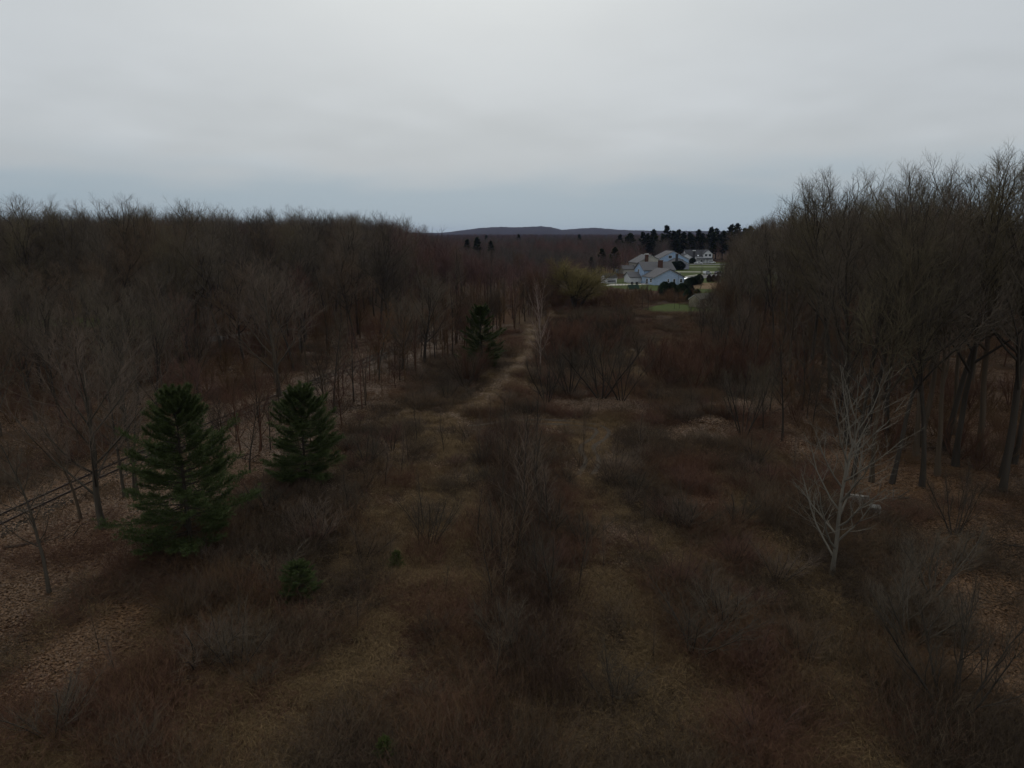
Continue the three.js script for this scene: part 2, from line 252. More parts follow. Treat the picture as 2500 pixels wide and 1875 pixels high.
const poleTree = () => ({ H: 10, flare: 1.25, lean: 0.16, lv: [
  { seg: 8, wander: 0.13, up: 0.12, sides: 6, tip: 0.2, n: 18, from: 0.3, ang: [0.5, 1.05], ratio: [0.18, 0.3], r: 0.11 },
  { seg: 3, wander: 0.45, up: 0.15, sides: 3, tip: 0.35, n: 7, from: 0.2, ang: [0.4, 0.9], ratio: [0.35, 0.55], r: 0.035 },
  { seg: 2, wander: 0.5, up: 0.15, sides: 3, tip: 0.4, n: 6, from: 0.1, ang: [0.35, 0.85], ratio: [0.4, 0.7], r: 0.014 },
  { seg: 1, wander: 0.3, up: 0.1, sides: 3, tip: 0, r: 0.008 }] });
const sapling = () => ({ H: 4, lean: 0.1, trunkLevels: 0, lv: [
  { seg: 6, wander: 0.1, up: 0.1, sides: 4, tip: 0.25, n: 24, from: 0.12, ang: [0.25, 0.7], ratio: [0.2, 0.38], r: 0.03 },
  { seg: 2, wander: 0.25, up: 0.2, sides: 3, tip: 0.4, n: 6, from: 0.1, ang: [0.3, 0.7], ratio: [0.35, 0.6], r: 0.011 },
  { seg: 1, wander: 0.3, up: 0.1, sides: 3, tip: 0, r: 0.006 }] });
const shrub = (h = 3, stems = 9) => ({ H: h, stems, spread: [0.1, 0.6], foot: 0.15, trunkLevels: 0, lv: [
  { seg: 4, wander: 0.3, up: 0.05, sides: 4, tip: 0.35, n: 7, from: 0.2, ang: [0.3, 0.8], ratio: [0.3, 0.5], r: 0.03 },
  { seg: 3, wander: 0.4, up: 0.12, sides: 3, tip: 0.4, n: 6, from: 0.12, ang: [0.3, 0.8], ratio: [0.35, 0.6], r: 0.013 },
  { seg: 2, wander: 0.5, up: 0.1, sides: 3, tip: 0.4, n: 5, from: 0.1, ang: [0.3, 0.8], ratio: [0.4, 0.7], r: 0.0075 },
  { seg: 1, wander: 0.4, up: 0.05, sides: 3, tip: 0, r: 0.0055 }] });
const orchardShrub = () => ({ H: 6.4, stems: 6, spread: [0.12, 0.55], foot: 0.25, trunkLevels: 1, lv: [
  { seg: 5, wander: 0.22, up: 0.1, sides: 5, tip: 0.3, n: 8, from: 0.25, ang: [0.3, 0.7], ratio: [0.3, 0.5], r: 0.085 },
  { seg: 3, wander: 0.3, up: 0.22, sides: 3, tip: 0.35, n: 8, from: 0.1, ang: [0.3, 0.7], ratio: [0.4, 0.6], r: 0.03 },
  { seg: 2, wander: 0.35, up: 0.22, sides: 3, tip: 0.4, n: 6, from: 0.1, ang: [0.3, 0.7], ratio: [0.45, 0.7], r: 0.012 },
  { seg: 1, wander: 0.3, up: 0.1, sides: 3, tip: 0, r: 0.008 }] });
const willowTree = () => ({ H: 8.4, stems: 4, spread: [0.1, 0.5], foot: 0.4, profile: (h) => mix(1, 1.05, h), lv: [
  { seg: 5, wander: 0.2, up: 0.08, sides: 6, tip: 0.35, n: 9, from: 0.28, ang: [0.4, 0.9], ratio: [0.4, 0.6], r: 0.26 },
  { seg: 4, wander: 0.3, up: 0.1, sides: 4, tip: 0.3, n: 12, from: 0.15, ang: [0.4, 0.9], ratio: [0.38, 0.6], r: 0.09 },
  { seg: 3, wander: 0.35, up: 0.04, sides: 3, tip: 0.4, n: 10, from: 0.1, ang: [0.3, 0.8], ratio: [0.5, 0.8], r: 0.034 },
  { seg: 2, wander: 0.35, up: -0.12, sides: 3, tip: 0.4, n: 4, from: 0.1, ang: [0.2, 0.6], ratio: [0.6, 0.9], r: 0.018 },
  { seg: 1, wander: 0.2, up: -0.2, sides: 3, tip: 0, r: 0.014 }] });
const farTree = () => ({ H: 12, lean: 0.05, profile: (h) => mix(1.1, 0.8, h), lv: [
  { seg: 4, wander: 0.1, up: 0.1, sides: 4, tip: 0.3, n: 12, from: 0.28, ang: [0.5, 0.95], ratio: [0.36, 0.5], r: 0.18 },
  { seg: 2, wander: 0.3, up: 0.2, sides: 3, tip: 0.35, n: 8, from: 0.15, ang: [0.4, 0.85], ratio: [0.4, 0.6], r: 0.06 },
  { seg: 1, wander: 0.3, up: 0.2, sides: 3, tip: 0.5, n: 7, from: 0.1, ang: [0.35, 0.8], ratio: [0.45, 0.75], r: 0.034 },
  { seg: 1, wander: 0.3, up: 0.15, sides: 3, tip: 0, r: 0.03 }] });
const paleTree = () => ({ H: 11.2, flare: 1.2, lean: 0.06, trunkLevels: 2, profile: (h) => mix(0.9, 0.9, h), lv: [
  { seg: 8, wander: 0.1, up: 0.1, sides: 7, tip: 0.28, n: 15, from: 0.12, ang: [0.5, 0.9], ratio: [0.34, 0.56], r: 0.135 },
  { seg: 5, wander: 0.3, up: 0.16, sides: 5, tip: 0.3, n: 8, from: 0.2, ang: [0.45, 0.9], ratio: [0.28, 0.5], r: 0.062 },
  { seg: 3, wander: 0.4, up: 0.16, sides: 3, tip: 0.4, n: 6, from: 0.2, ang: [0.4, 0.9], ratio: [0.35, 0.6], r: 0.024 },
  { seg: 2, wander: 0.4, up: 0.12, sides: 3, tip: 0, r: 0.011 }] });
function pine(seed, { H = 11, R = 3.4, bare = 0.13, step = 0.42, needles = 13, twigs = 20, needle = 0.22, wide = 0.013, round = 0.62 } = {}) {
  const r = rng(seed), T = new Tubes(true), Cr = new Tubes(true), trunk = [], rad = [];
  for (let k = 0; k <= 9; k++) { trunk.push([(r() - 0.5) * 0.12, (H * k) / 9 - (k ? 0 : 0.15), (r() - 0.5) * 0.12]); rad.push(mix(H * 0.016, 0.015, k / 9)); }
  T.tube(trunk, rad, 7, () => 0.75 + r() * 0.5);
  const tuft = (p, d, s) => {
    for (let k = 0; k < needles; k++) {
      const nd = turnOff(d, 0.25 + r() * 0.85, r() * 6.28), L = needle * s * (0.7 + r() * 0.6), u = norm([-nd[2] + 0.01, 0.3 * (r() - 0.5), nd[0]]), w = wide * s, n = norm([nd[1] * u[2] - nd[2] * u[1], nd[2] * u[0] - nd[0] * u[2], nd[0] * u[1] - nd[1] * u[0]]);
      const q = [p[0] - d[0] * L * 0.4 * r(), p[1] - d[1] * L * 0.4 * r(), p[2] - d[2] * L * 0.4 * r()];
      Cr.tri([q[0] - u[0] * w, q[1] - u[1] * w, q[2] - u[2] * w], [q[0] + u[0] * w, q[1] + u[1] * w, q[2] + u[2] * w], [q[0] + nd[0] * L, q[1] + nd[1] * L, q[2] + nd[2] * L], n[1] < 0 ? n.map((v) => -v) : n);
    }
  };
  let y = H * bare, az = 0; const tier = [];
  while (y < H * 0.985) { tier.push(y); y += step * (0.75 + r() * 0.5) * (y > H * 0.8 ? 0.7 : 1); }
  for (const ty of tier) {
    const h = (ty / H - bare) / (1 - bare), nb = 5 + Math.floor(r() * 3), tierK = 0.72 + 0.45 * r();
    for (let b = 0; b < nb; b++) {
      az += 6.283 / nb + (r() - 0.5) * 0.8;
      const by = ty + (r() - 0.5) * step * 1.3, L = Math.max(0.35, R * (0.75 * tierK + 0.25) * (0.5 + 0.6 * r()) * Math.pow(1 - h, round) * Math.min(1, 0.7 + h * 2.5)), pitch = mix(-0.08, 0.85, Math.pow(h, 1.5)) + (r() - 0.5) * 0.35; let p = [0, by, 0], d = norm([Math.cos(az) * Math.cos(pitch), Math.sin(pitch), Math.sin(az) * Math.cos(pitch)]); const pts = [p], n = 5;
      for (let k = 1; k <= n; k++) { d = norm([d[0] + (r() - 0.5) * 0.16, d[1] + (k < 3 ? -0.04 : 0.2), d[2] + (r() - 0.5) * 0.16]); p = [p[0] + (d[0] * L) / n, p[1] + (d[1] * L) / n, p[2] + (d[2] * L) / n]; pts.push(p); }
      T.tube(pts, pts.map((_, k) => mix(0.012 + L * 0.009, 0.005, k / n)), 4, () => 0.8 + r() * 0.4);
      const nt = Math.max(4, Math.round(twigs * (L / R + 0.25)));
      for (let k = 0; k < nt; k++) {
        const f = 0.3 + 0.7 * ((k + r()) / nt), g = Math.min(f, 0.999) * n, i = Math.floor(g), t = g - i, at = [0, 1, 2].map((c) => mix(pts[i][c], pts[i + 1][c], t)), bd = norm([0, 1, 2].map((c) => pts[i + 1][c] - pts[i][c]));
        const side = k % 2 ? 1 : -1, td = norm([bd[0] - bd[2] * side * (0.75 - 0.4 * f), bd[1] + 0.1 + (r() - 0.4) * 0.9, bd[2] + bd[0] * side * (0.75 - 0.4 * f)]), tl = (0.35 + 0.4 * r()) * (0.45 + 0.55 * (1 - f)) * Math.min(2.4, 0.4 + L * 0.55);
        const end = [at[0] + td[0] * tl, at[1] + td[1] * tl, at[2] + td[2] * tl]; Cr.tube([at, end], [0.008, 0.004], 3);
        const lat = [-td[2], 0.25, td[0]]; tuft(end, td, 1); for (const [m, o] of [[0.25, 0.14], [0.45, -0.2], [0.65, 0.2], [0.85, -0.14]]) tuft([mix(at[0], end[0], m) + lat[0] * o * tl, mix(at[1], end[1], m) + Math.abs(o) * 0.3 * tl, mix(at[2], end[2], m) + lat[2] * o * tl], norm([td[0] + lat[0] * Math.sign(o) * 0.5, td[1] + 0.15, td[2] + lat[2] * Math.sign(o) * 0.5]), 0.95);
      }
      tuft(pts[n], d, 1.15);
    }
  }
  tuft([0, H, 0], [0, 1, 0], 1.2); tuft([0, H - 0.2, 0], [0, 1, 0], 1.1);
  return { trunk: T.geo(), crown: Cr.geo(), H };
}
function brushClump(seed, h, n, arch, side = 3, R = 1.35) { // tangle of thin stems and canes
  const r = rng(seed), B = new Tubes(false);
  for (let k = 0; k < n; k++) {
    const a = r() * 6.28, q = Math.sqrt(r()) * R, px = Math.cos(a) * q, pz = Math.sin(a) * q, az = r() * 6.28, H = h * (0.45 + 0.75 * r()); let d = norm([Math.cos(az) * (0.25 + r() * 0.35), 1, Math.sin(az) * (0.25 + r() * 0.35)]), p = [px, -0.05, pz]; const pts = [p], N = 3;
    for (let s = 1; s <= N; s++) { d = norm([d[0] + (r() - 0.5) * 0.3 + Math.cos(az) * arch, d[1] - arch * s * 0.5 + (r() - 0.5) * 0.2, d[2] + (r() - 0.5) * 0.3 + Math.sin(az) * arch]); p = [p[0] + (d[0] * H) / N, Math.max(0.02, p[1] + (d[1] * H) / N), p[2] + (d[2] * H) / N]; pts.push(p); }
    B.tube(pts, [0.009, 0.007, 0.005, 0], 3);
    for (let t = 0; t < side; t++) { const f = 0.35 + r() * 0.6, g = f * N, i = Math.min(N - 1, Math.floor(g)), at = [0, 1, 2].map((c) => mix(pts[i][c], pts[i + 1][c], g - i)), td = turnOff(norm([0, 1, 2].map((c) => pts[i + 1][c] - pts[i][c])), 0.4 + r() * 0.6, r() * 6.28), L = H * (0.15 + 0.25 * r()); B.tube([at, [at[0] + td[0] * L, Math.max(0.02, at[1] + td[1] * L), at[2] + td[2] * L]], [0.005, 0], 3); }
  }
  return B.geo();
}
function grassTuft(seed, h, n, spread) {
  const r = rng(seed), B = new Tubes(false);
  for (let k = 0; k < n; k++) {
    const a = r() * 6.28, q = Math.sqrt(r()) * spread, x = Math.cos(a) * q, z = Math.sin(a) * q, az = r() * 6.28, H = h * (0.5 + r() * 0.7), bend = 0.25 + r() * 0.9, cx = Math.cos(az), sz = Math.sin(az), w = 0.004 + r() * 0.004, m = [x + cx * H * bend * 0.3, H * 0.65, z + sz * H * bend * 0.3], e = [x + cx * H * bend, H * (1 - bend * 0.45), z + sz * H * bend], n1 = norm([-cx * 0.4, 0.8, -sz * 0.4]);
    B.tri([x - sz * w, 0, z + cx * w], [x + sz * w, 0, z - cx * w], m, n1); B.tri([m[0] - sz * w, m[1], m[2] + cx * w], [m[0] + sz * w, m[1], m[2] - cx * w], e, n1);
  }
  return B.geo();
}
function litterPatch(seed, n, R) { // curled dead leaves
  const r = rng(seed), B = new Tubes(false);
  for (let k = 0; k < n; k++) {
    const a = r() * 6.28, q = Math.sqrt(r()) * R, x = Math.cos(a) * q, z = Math.sin(a) * q, t = r() * 6.28, L = 0.05 + r() * 0.07, w = L * (0.35 + r() * 0.4), c = Math.cos(t), s = Math.sin(t), y = 0.015 + r() * 0.05, up = (r() - 0.3) * 0.07, cu = 0.015 + r() * 0.035, A = [x - c * L, y, z - s * L], Bq = [x + c * L, y + up, z + s * L], P = [x - s * w, y + cu, z + c * w], Q = [x + s * w, y + cu * (r() * 1.4), z - c * w];
    B.tri(A, Bq, P, norm([s * 0.3, 1, -c * 0.3])); B.tri(A, Q, Bq, norm([-s * 0.3, 1, c * 0.3]));
  }
  return B.geo();
}
const vc = (r, g, b, o = {}) => M(r, g, b, { vertexColors: true, ...o });
const bark = { grey: vc(0.068, 0.056, 0.042), dark: vc(0.046, 0.037, 0.028), brown: vc(0.075, 0.055, 0.037), pale: vc(0.14, 0.122, 0.096), birch: vc(0.26, 0.2, 0.165) };
const twig = { grey: vc(0.11, 0.088, 0.064), dark: vc(0.068, 0.054, 0.039), brown: vc(0.112, 0.077, 0.05), red: vc(0.115, 0.063, 0.048), olive: vc(0.115, 0.093, 0.056), ochre: vc(0.17, 0.135, 0.05), rust: vc(0.15, 0.075, 0.03), pale: vc(0.165, 0.145, 0.115), pink: vc(0.23, 0.145, 0.12), mauve: vc(0.125, 0.092, 0.069) };
const needleMat = [vc(0.056, 0.073, 0.024), vc(0.066, 0.085, 0.022), vc(0.048, 0.066, 0.026)];
const P = { oak: [0, 1, 2, 3, 4, 5].map((k) => bareTree(100 + k, tallOak(k / 5))), maple: [0, 1, 2, 3].map((k) => bareTree(200 + k, maple())), pole: [0, 1, 2].map((k) => bareTree(300 + k, poleTree())), sapling: [0, 1, 2].map((k) => bareTree(400 + k, sapling())), shrub: [0, 1, 2, 3].map((k) => bareTree(500 + k, shrub(3, 8 + k))), orchard: [0, 1, 2].map((k) => bareTree(600 + k, orchardShrub())), pine: [pine(701, { R: 4.9, step: 0.34, twigs: 25, round: 0.52, needles: 11 }), pine(702, { H: 9, R: 3.7, bare: 0.16, twigs: 23, step: 0.34, round: 0.42, needles: 11 }), pine(703, { H: 10, R: 3.9, bare: 0.06, twigs: 18, needles: 12, wide: 0.018, step: 0.4, round: 0.46 })], farPine: [0, 1].map((k) => pine(750 + k, { H: 22, R: 3.6, bare: 0.28, round: 0.36, step: 1.1, needles: 7, twigs: 9, needle: 0.9, wide: 0.11 })) };
for (const set of Object.values(P)) for (const p of set) { p.crown.computeBoundingBox(); p.trunk.computeBoundingBox(); p.top = Math.max(p.crown.boundingBox.max.y, p.trunk.boundingBox.max.y); }
function plant(kind, v, name, label, category, x, z, h, trunkMat, crownMat, { turn, group, wide = 1 } = {}) {
  const p = P[kind][v % P[kind].length], s = h / p.top, g = thing(name, label, category, x, z, { turn: turn ?? hash(Math.round(x * 10), Math.round(z * 10)) * 6.28, scale: s, group });
  g.scale.set(s * wide, s, s * wide); mesh(kind === 'shrub' || kind === 'sapling' ? 'stem' : 'trunk', p.trunk, trunkMat, g); mesh('crown', p.crown, crownMat, g); return g;
}

// ---------------------------------------------------------------- railway
{
  const zs = steps(-190, 10, 100), bedPos = [], bedUv = [], idx = [], prof = [[-2.1, -0.06], [-1.5, 0.2], [-0.9, 0.24], [0, 0.25], [0.9, 0.24], [1.5, 0.2], [2.1, -0.06]];
  const at = (z) => { const x = railX(z), t = norm([railX(z + 1) - railX(z - 1), 0, 2]); return { x, z, nx: t[2], nz: -t[0] }; };
  zs.forEach((z, i) => { const c = at(z); prof.forEach(([o, y], k) => { const wob = (fbm(z * 0.8, k * 2, 13, 2) - 0.5) * 0.12; bedPos.push(c.x + c.nx * o, y + wob, c.z + c.nz * o); bedUv.push(c.x + c.nx * o, c.z + c.nz * o); if (i && k) { const a = (i - 1) * 7 + k - 1, b = i * 7 + k - 1; idx.push(a, b, a + 1, a + 1, b, b + 1); } }); });
  const bed = new THREE.BufferGeometry(); bed.setAttribute('position', new THREE.Float32BufferAttribute(bedPos, 3)); bed.setAttribute('uv', new THREE.Float32BufferAttribute(bedUv, 2)); bed.setIndex(idx); bed.computeVertexNormals();
  const track = thing('railway_track', 'single disused railway track on grey ballast running beside the left wood', 'railway', 0, 0, { y: 0 });
  mesh('ballast', bed, M(0.07, 0.054, 0.039, { map: tiled(gravel, 1.3) }), track);
  for (const side of [-0.72, 0.72]) {
    const T = new Tubes(false), line = steps(-188, 8, 130).map((z) => { const c = at(z); return [c.x + c.nx * side, 0, c.z + c.nz * side]; });
    const pos = [], ix = [], sec = [[-0.07, 0.3], [-0.02, 0.33], [-0.035, 0.44], [0.035, 0.44], [0.02, 0.33], [0.07, 0.3]];
    line.forEach((p, i) => { const c = at(p[2]); sec.forEach(([o, y]) => pos.push(p[0] + c.nx * o, y, p[2] + c.nz * o)); if (i) for (let k = 0; k < 6; k++) { const a = (i - 1) * 6 + k, b = i * 6 + k, a2 = (i - 1) * 6 + ((k + 1) % 6), b2 = i * 6 + ((k + 1) % 6); ix.push(a, a2, b, a2, b2, b); } });
    const g = new THREE.BufferGeometry(); g.setAttribute('position', new THREE.Float32BufferAttribute(pos, 3)); g.setIndex(ix); const flat = g.toNonIndexed(); flat.computeVertexNormals();
    mesh('rail', flat, M(0.035, 0.022, 0.016, { roughness: 0.6, metalness: 0.3 }), track);
  }
  const sleeper = box(2.5, 0.16, 0.23), wood = [M(0.055, 0.044, 0.034, { map: grain }), M(0.068, 0.055, 0.042, { map: grain })];
  for (let k = 0, z = -30; k < 110; k++, z -= 0.62) { const c = at(z), m = mesh('sleeper', sleeper, wood[k % 2], track); m.position.set(c.x, 0.185, c.z); m.rotation.y = Math.atan2(-c.nz, c.nx) + (hash(k, 3) - 0.5) * 0.04; }
}

// ---------------------------------------------------------------- named plants of the clearing
const G = (g, label, category, name) => [g, label, category, name];
plant('pine', 0, 'pine_tree', 'tallest broad green pine at the left edge of the clearing', 'pine', -20.6, -39.3, 11.3, bark.dark, needleMat[0], { turn: 0.4, wide: 1.08 });
plant('pine', 1, 'pine_tree', 'narrow-topped green pine just right of and behind the tallest pine', 'pine', -16.7, -50.9, 9.1, bark.dark, needleMat[0], { turn: 2.1, wide: 1.12 });
plant('pine', 2, 'pine_tree', 'dark green pine beside the pale path near the middle', 'pine', -4.7, -99.6, 10.1, bark.dark, needleMat[0], { turn: 4, wide: 1.2 });
plant('pine', 1, 'pine_sapling', 'knee-high dim green pine sapling among brush right of the tallest pine', 'pine sapling', -12, -34, 2.6, bark.dark, needleMat[0], { turn: 1, wide: 1.5 });
plant('pine', 2, 'pine_sapling', 'tiny green pine sapling in tan grass left of centre', 'pine sapling', -7.2, -38, 1.3, bark.dark, needleMat[1], { turn: 2, wide: 1.4 });
plant('pine', 2, 'pine_sapling', 'small dark green pine sapling at the bottom edge of the view', 'pine sapling', -5, -22.3, 1.4, bark.dark, needleMat[1], { turn: 5, wide: 1.3 });
P.paleTree = [bareTree(811, paleTree())]; P.birch = [bareTree(822, { ...paleTree(), trunkLevels: 2 })]; P.willow = [bareTree(831, willowTree())];
for (const k of ['paleTree', 'birch', 'willow']) for (const p of P[k]) { p.crown.computeBoundingBox(); p.trunk.computeBoundingBox(); p.top = Math.max(p.crown.boundingBox.max.y, p.trunk.boundingBox.max.y); }
plant('paleTree', 0, 'pale_bare_tree', 'pale grey bare tree with forked trunk standing alone at lower right', 'tree', 18.7, -35.5, 13.6, bark.pale, twig.pale, { turn: 0.6, wide: 1.3 });
plant('birch', 0, 'pinkish_bare_tree', 'slender pinkish bare tree beside the path in front of the yellow willow', 'tree', 4.4, -101.4, 14.4, bark.birch, twig.pink, { turn: 2.4, wide: 0.95 });
plant('willow', 0, 'willow_tree', 'round yellowish willow left of the white garden shed', 'willow', 17.3, -181, 14.6, bark.dark, twig.ochre, { turn: 0.3, wide: 1.8 });
const orchard = [[4.2, -78.7, 7.4, 'leftmost, low and leaning'], [7.3, -81.8, 8.2, 'second from the left'], [11.1, -80.1, 9.6, 'third from the left and tallest'], [13.3, -78.7, 7.2, 'rightmost, with a bent low limb']];
orchard.forEach(([x, z, h, which], k) => plant('orchard', k, 'overgrown_fruit_tree', `dark many-stemmed bare tree in the mid-field row, ${which}`, 'tree', x, z, h, bark.dark, twig.dark, { turn: k * 1.7, wide: 1.15, group: 'row of many-stemmed trees in mid field' }));
plant('orchard', 1, 'forked_bare_tree', 'dark forked bare tree at the edge of the pale litter patch', 'tree', 23.3, -64.1, 9, bark.dark, twig.grey, { turn: 0.2, wide: 0.8 });
plant('pole', 0, 'yard_tree', 'thin dark many-branched tree standing before the blue house lawn', 'tree', 36.6, -179, 8.6, bark.dark, twig.dark, { turn: 1 });
plant('pole', 1, 'yard_tree', 'leaning thin tree beside the one before the blue house lawn', 'tree', 35.2, -180, 7.6, bark.dark, twig.dark, { turn: 3 });
plant('pole', 2, 'yard_tree', 'tall thin bare tree in front of the driveway left of the tan shed roof', 'tree', 55.6, -198, 11.4, bark.dark, twig.dark, { turn: 3, wide: 0.6 });
plant('pole', 0, 'yard_tree', 'small bare tree on the near lawn, left one of the pair', 'tree', 44.4, -182, 6.4, bark.dark, twig.dark, { turn: 2, wide: 0.7 });
plant('pole', 1, 'yard_tree', 'small bare tree on the near lawn, right one of the pair', 'tree', 45.9, -182.6, 6.6, bark.dark, twig.dark, { turn: 5, wide: 0.7 });
// trees along the railway verge and the left edge of the clearing
const verge = [
  ['maple', 0, -28, -42.3, 16, 'grey', 'mauve', 'largest bare tree between the railway and the tallest pine'], ['pole', 0, -26.1, -34, 10.6, 'grey', 'grey', 'thin straight bare tree at the lower left by the litter bank'], ['pole', 1, -30.5, -43.8, 10.6, 'brown', 'brown', 'slim bare tree left of the largest verge tree'],
  ['pole', 2, -30.1, -48.5, 13.6, 'grey', 'grey', 'left pole of the trio of grey poles by the track'], ['pole', 0, -29.3, -48.9, 12.8, 'grey', 'grey', 'middle pole of the trio of grey poles by the track'], ['pole', 1, -28.8, -47.6, 11, 'grey', 'grey', 'right pole of the trio of grey poles by the track'],
  ['maple', 1, -42, -87, 14, 'brown', 'mauve', 'low spreading bare tree across the track behind the tallest pine'], ['maple', 2, -29, -80.5, 19.6, 'grey', 'mauve', 'large dome-crowned bare tree in the middle of the left wood'], ['pole', 2, -24.1, -61.1, 9.6, 'dark', 'brown', 'dark leaning tree between the two tallest pines'], ['pole', 0, -23, -60.4, 7, 'dark', 'brown', 'short dark tree touching the leaning one between the pines'],
  ['pole', 1, -20.6, -74.3, 12.4, 'dark', 'grey', 'dark straight tree right behind the narrow-topped pine'], ['pole', 2, -19.2, -78.2, 10.3, 'dark', 'red', 'first reddish tree right of the narrow-topped pine'], ['pole', 0, -17.5, -77.1, 9, 'brown', 'red', 'second reddish tree right of the narrow-topped pine'], ['pole', 1, -18.4, -90, 11.5, 'grey', 'rust', 'small tree with rusty orange twigs beside the track'],
  ['maple', 3, -16.4, -97.9, 12.4, 'dark', 'grey', 'stout trunk left of the biggest trunk near the path pine'], ['maple', 0, -13.8, -103.3, 16.4, 'dark', 'grey', 'biggest dark trunk left of the path pine'], ['pole', 2, -10.1, -111.6, 13, 'dark', 'brown', 'dark tree just behind and left of the path pine'], ['pole', 0, -12.6, -107.3, 10, 'dark', 'brown', 'thin tree between the biggest trunk and the path pine'],
  ['maple', 1, -33, -66, 9, 'brown', 'red', 'low reddish tree across the track left of the narrow-topped pine'], ['maple', 2, -41, -60, 8.4, 'brown', 'red', 'low reddish tree across the track left of the tallest pine'], ['pole', 1, -22.5, -54, 7.5, 'dark', 'brown', 'spindly dark tree tucked between the two near pines'], ['pole', 2, -25.3, -70, 11, 'dark', 'brown', 'dark tree leaning over the track behind the pines']];
for (const [kind, v, x, z, h, b, t, label] of verge) plant(kind, v, 'bare_tree', label, 'tree', x, z, h, bark[b], twig[t], { wide: kind === 'maple' ? 1.35 : 1.1, group: 'bare trees along the railway verge' });
// tall trees at the front of the right-hand wood
const front = [[38.9, -49.6, 27.4, 'thick leaning trunk at the far right edge of the wood'], [37.3, -58.4, 26.4, 'thickest upright trunk in front of the right wood'], [32.8, -50.1, 24.1, 'slanting trunk just right of the pale bare tree'], [30.7, -50.7, 22.6, 'slim upright trunk second right of the pale bare tree'], [29.2, -50.9, 22, 'slim trunk directly behind the pale bare tree'], [27.9, -51.4, 20.6, 'slim trunk left of the one behind the pale bare tree'], [32.6, -61.9, 24.2, 'trunk standing back behind the pale bare tree'], [46, -66.5, 26.9, 'tall trunk behind the thick leaning one at right'], [44.9, -56.5, 26.7, 'tall trunk cut by the right edge of the view']];
front.forEach(([x, z, h, label], k) => plant('oak', k + 1, 'tall_bare_tree', label, 'tree', x, z, h, bark[['dark', 'brown', 'dark'][k % 3]], twig[['grey', 'olive', 'dark'][k % 3]], { group: 'tall bare trees fronting the right wood' }));

// trees that break the skyline
const NTH = ['first', 'second', 'third', 'fourth', 'fifth', 'sixth', 'seventh', 'eighth', 'ninth', 'tenth', 'eleventh', 'twelfth', 'thirteenth', 'fourteenth', 'fifteenth', 'sixteenth', 'seventeenth', 'eighteenth', 'nineteenth', 'twentieth'];
[[-85, -115, 25.7], [-84, -120, 25], [-81, -121, 25], [-72, -115, 26.4], [-71.5, -119, 26.3], [-69.5, -121, 25.4], [-79, -150, 25.6], [-74, -151, 26.6], [-69, -149, 27.7], [-67, -154, 26.7], [-72, -190, 26.6], [-66, -191, 27.4], [-60, -189, 27], [-54, -191, 25.8], [-46, -192, 26], [-41, -193, 26], [-37, -200, 26.2], [-38, -231, 26], [-41, -335, 24]].forEach(([x, z, h], k) => plant('oak', k * 5 + 2, 'tall_bare_tree', `${NTH[k]} from the left of the crowns breaking the left skyline`, 'tree', x, z, h + 1.3, bark[['grey', 'dark', 'brown'][k % 3]], twig[['grey', 'dark', 'olive'][k % 3]], { wide: 1.2, group: 'crowns breaking the left skyline' }));
[[70.3, -190, 24.8], [57, -140, 26.4], [45.6, -105, 26.4], [41.5, -90, 25.5], [39.3, -80, 26.8], [37.4, -72, 26.6], [36.6, -66, 26.2], [37.8, -64.5, 26.3], [39.8, -62, 26.8], [41.5, -61, 26.9], [39.4, -56, 26.5], [42.6, -57.6, 26.1], [41.4, -53, 26.6]].forEach(([x, z, h], k) => plant('oak', k * 5 + 1, 'tall_bare_tree', `${NTH[k]} from the left of the crowns breaking the right skyline`, 'tree', x, z, h + 1.2, bark[['dark', 'dark', 'brown'][k % 3]], twig[['grey', 'olive', 'dark'][k % 3]], { wide: 1.15, group: 'crowns breaking the right skyline' }));

{ const r = rng(211); for (let k = 0; k < 18; k++) { const q = -0.76 + (k / 17) * 0.56, z = -128 - r() * 75; plant('oak', k * 3, 'tall_bare_tree', `uneven crown level with the left skyline, ${NTH[k]} from the left`, 'tree', -z * q, z, 20 - z * (0.026 + 0.022 * r()), bark.dark, twig[['brown', 'grey', 'dark'][k % 3]], { wide: 1.35, group: 'uneven crowns level with the left skyline' }); } }
// stout trunks that stand out in the left wood
[[-86.8, -121.3, 25, 'big dark forked trunk left of the lawn glimpsed through the left wood'], [-81.7, -126.8, 22.5, 'heavy dark trunk right of the lawn glimpsed through the left wood'], [-67.2, -113.9, 25, 'tall stout trunk with wide crown on the left skyline'], [-74.1, -97.9, 17, 'leaning dark trunk near the left edge of the view'], [-70.2, -101.4, 15, 'short dark trunk paired with the leaning one at the left edge'], [-60, -100, 20, 'stout trunk above and left of the tallest pine'], [-52, -95, 18.5, 'stout forked trunk directly above the tallest pine'], [-47, -106, 21, 'tall trunk far behind the tallest pine'], [-40, -98, 17.5, 'dark trunk above the gap between the two near pines'], [-36, -112, 20.5, 'tall dark trunk behind the dome-crowned tree'], [-56, -84, 15.5, 'dark trunk across the track left of the tallest pine'], [-64, -88, 17, 'slanting trunk across the track near the left edge'], [-44.5, -77, 13.5, 'short dark trunk across the track behind the tallest pine'], [-32.5, -97, 16, 'dark trunk right of the dome-crowned tree'], [-28, -118, 19, 'dark trunk left of the rusty-twigged small tree'], [-24.5, -130, 19, 'dark trunk far left of the path pine'], [-58, -120, 22, 'tall trunk in the middle depth of the left wood']].forEach(([x, z, h, label], k) => plant('oak', k * 7 + 3, 'stout_bare_tree', label, 'tree', x, z, h, bark.dark, twig[['dark', 'grey', 'brown'][k % 3]], { wide: 1.45, group: 'stout trunks of the left wood' }));

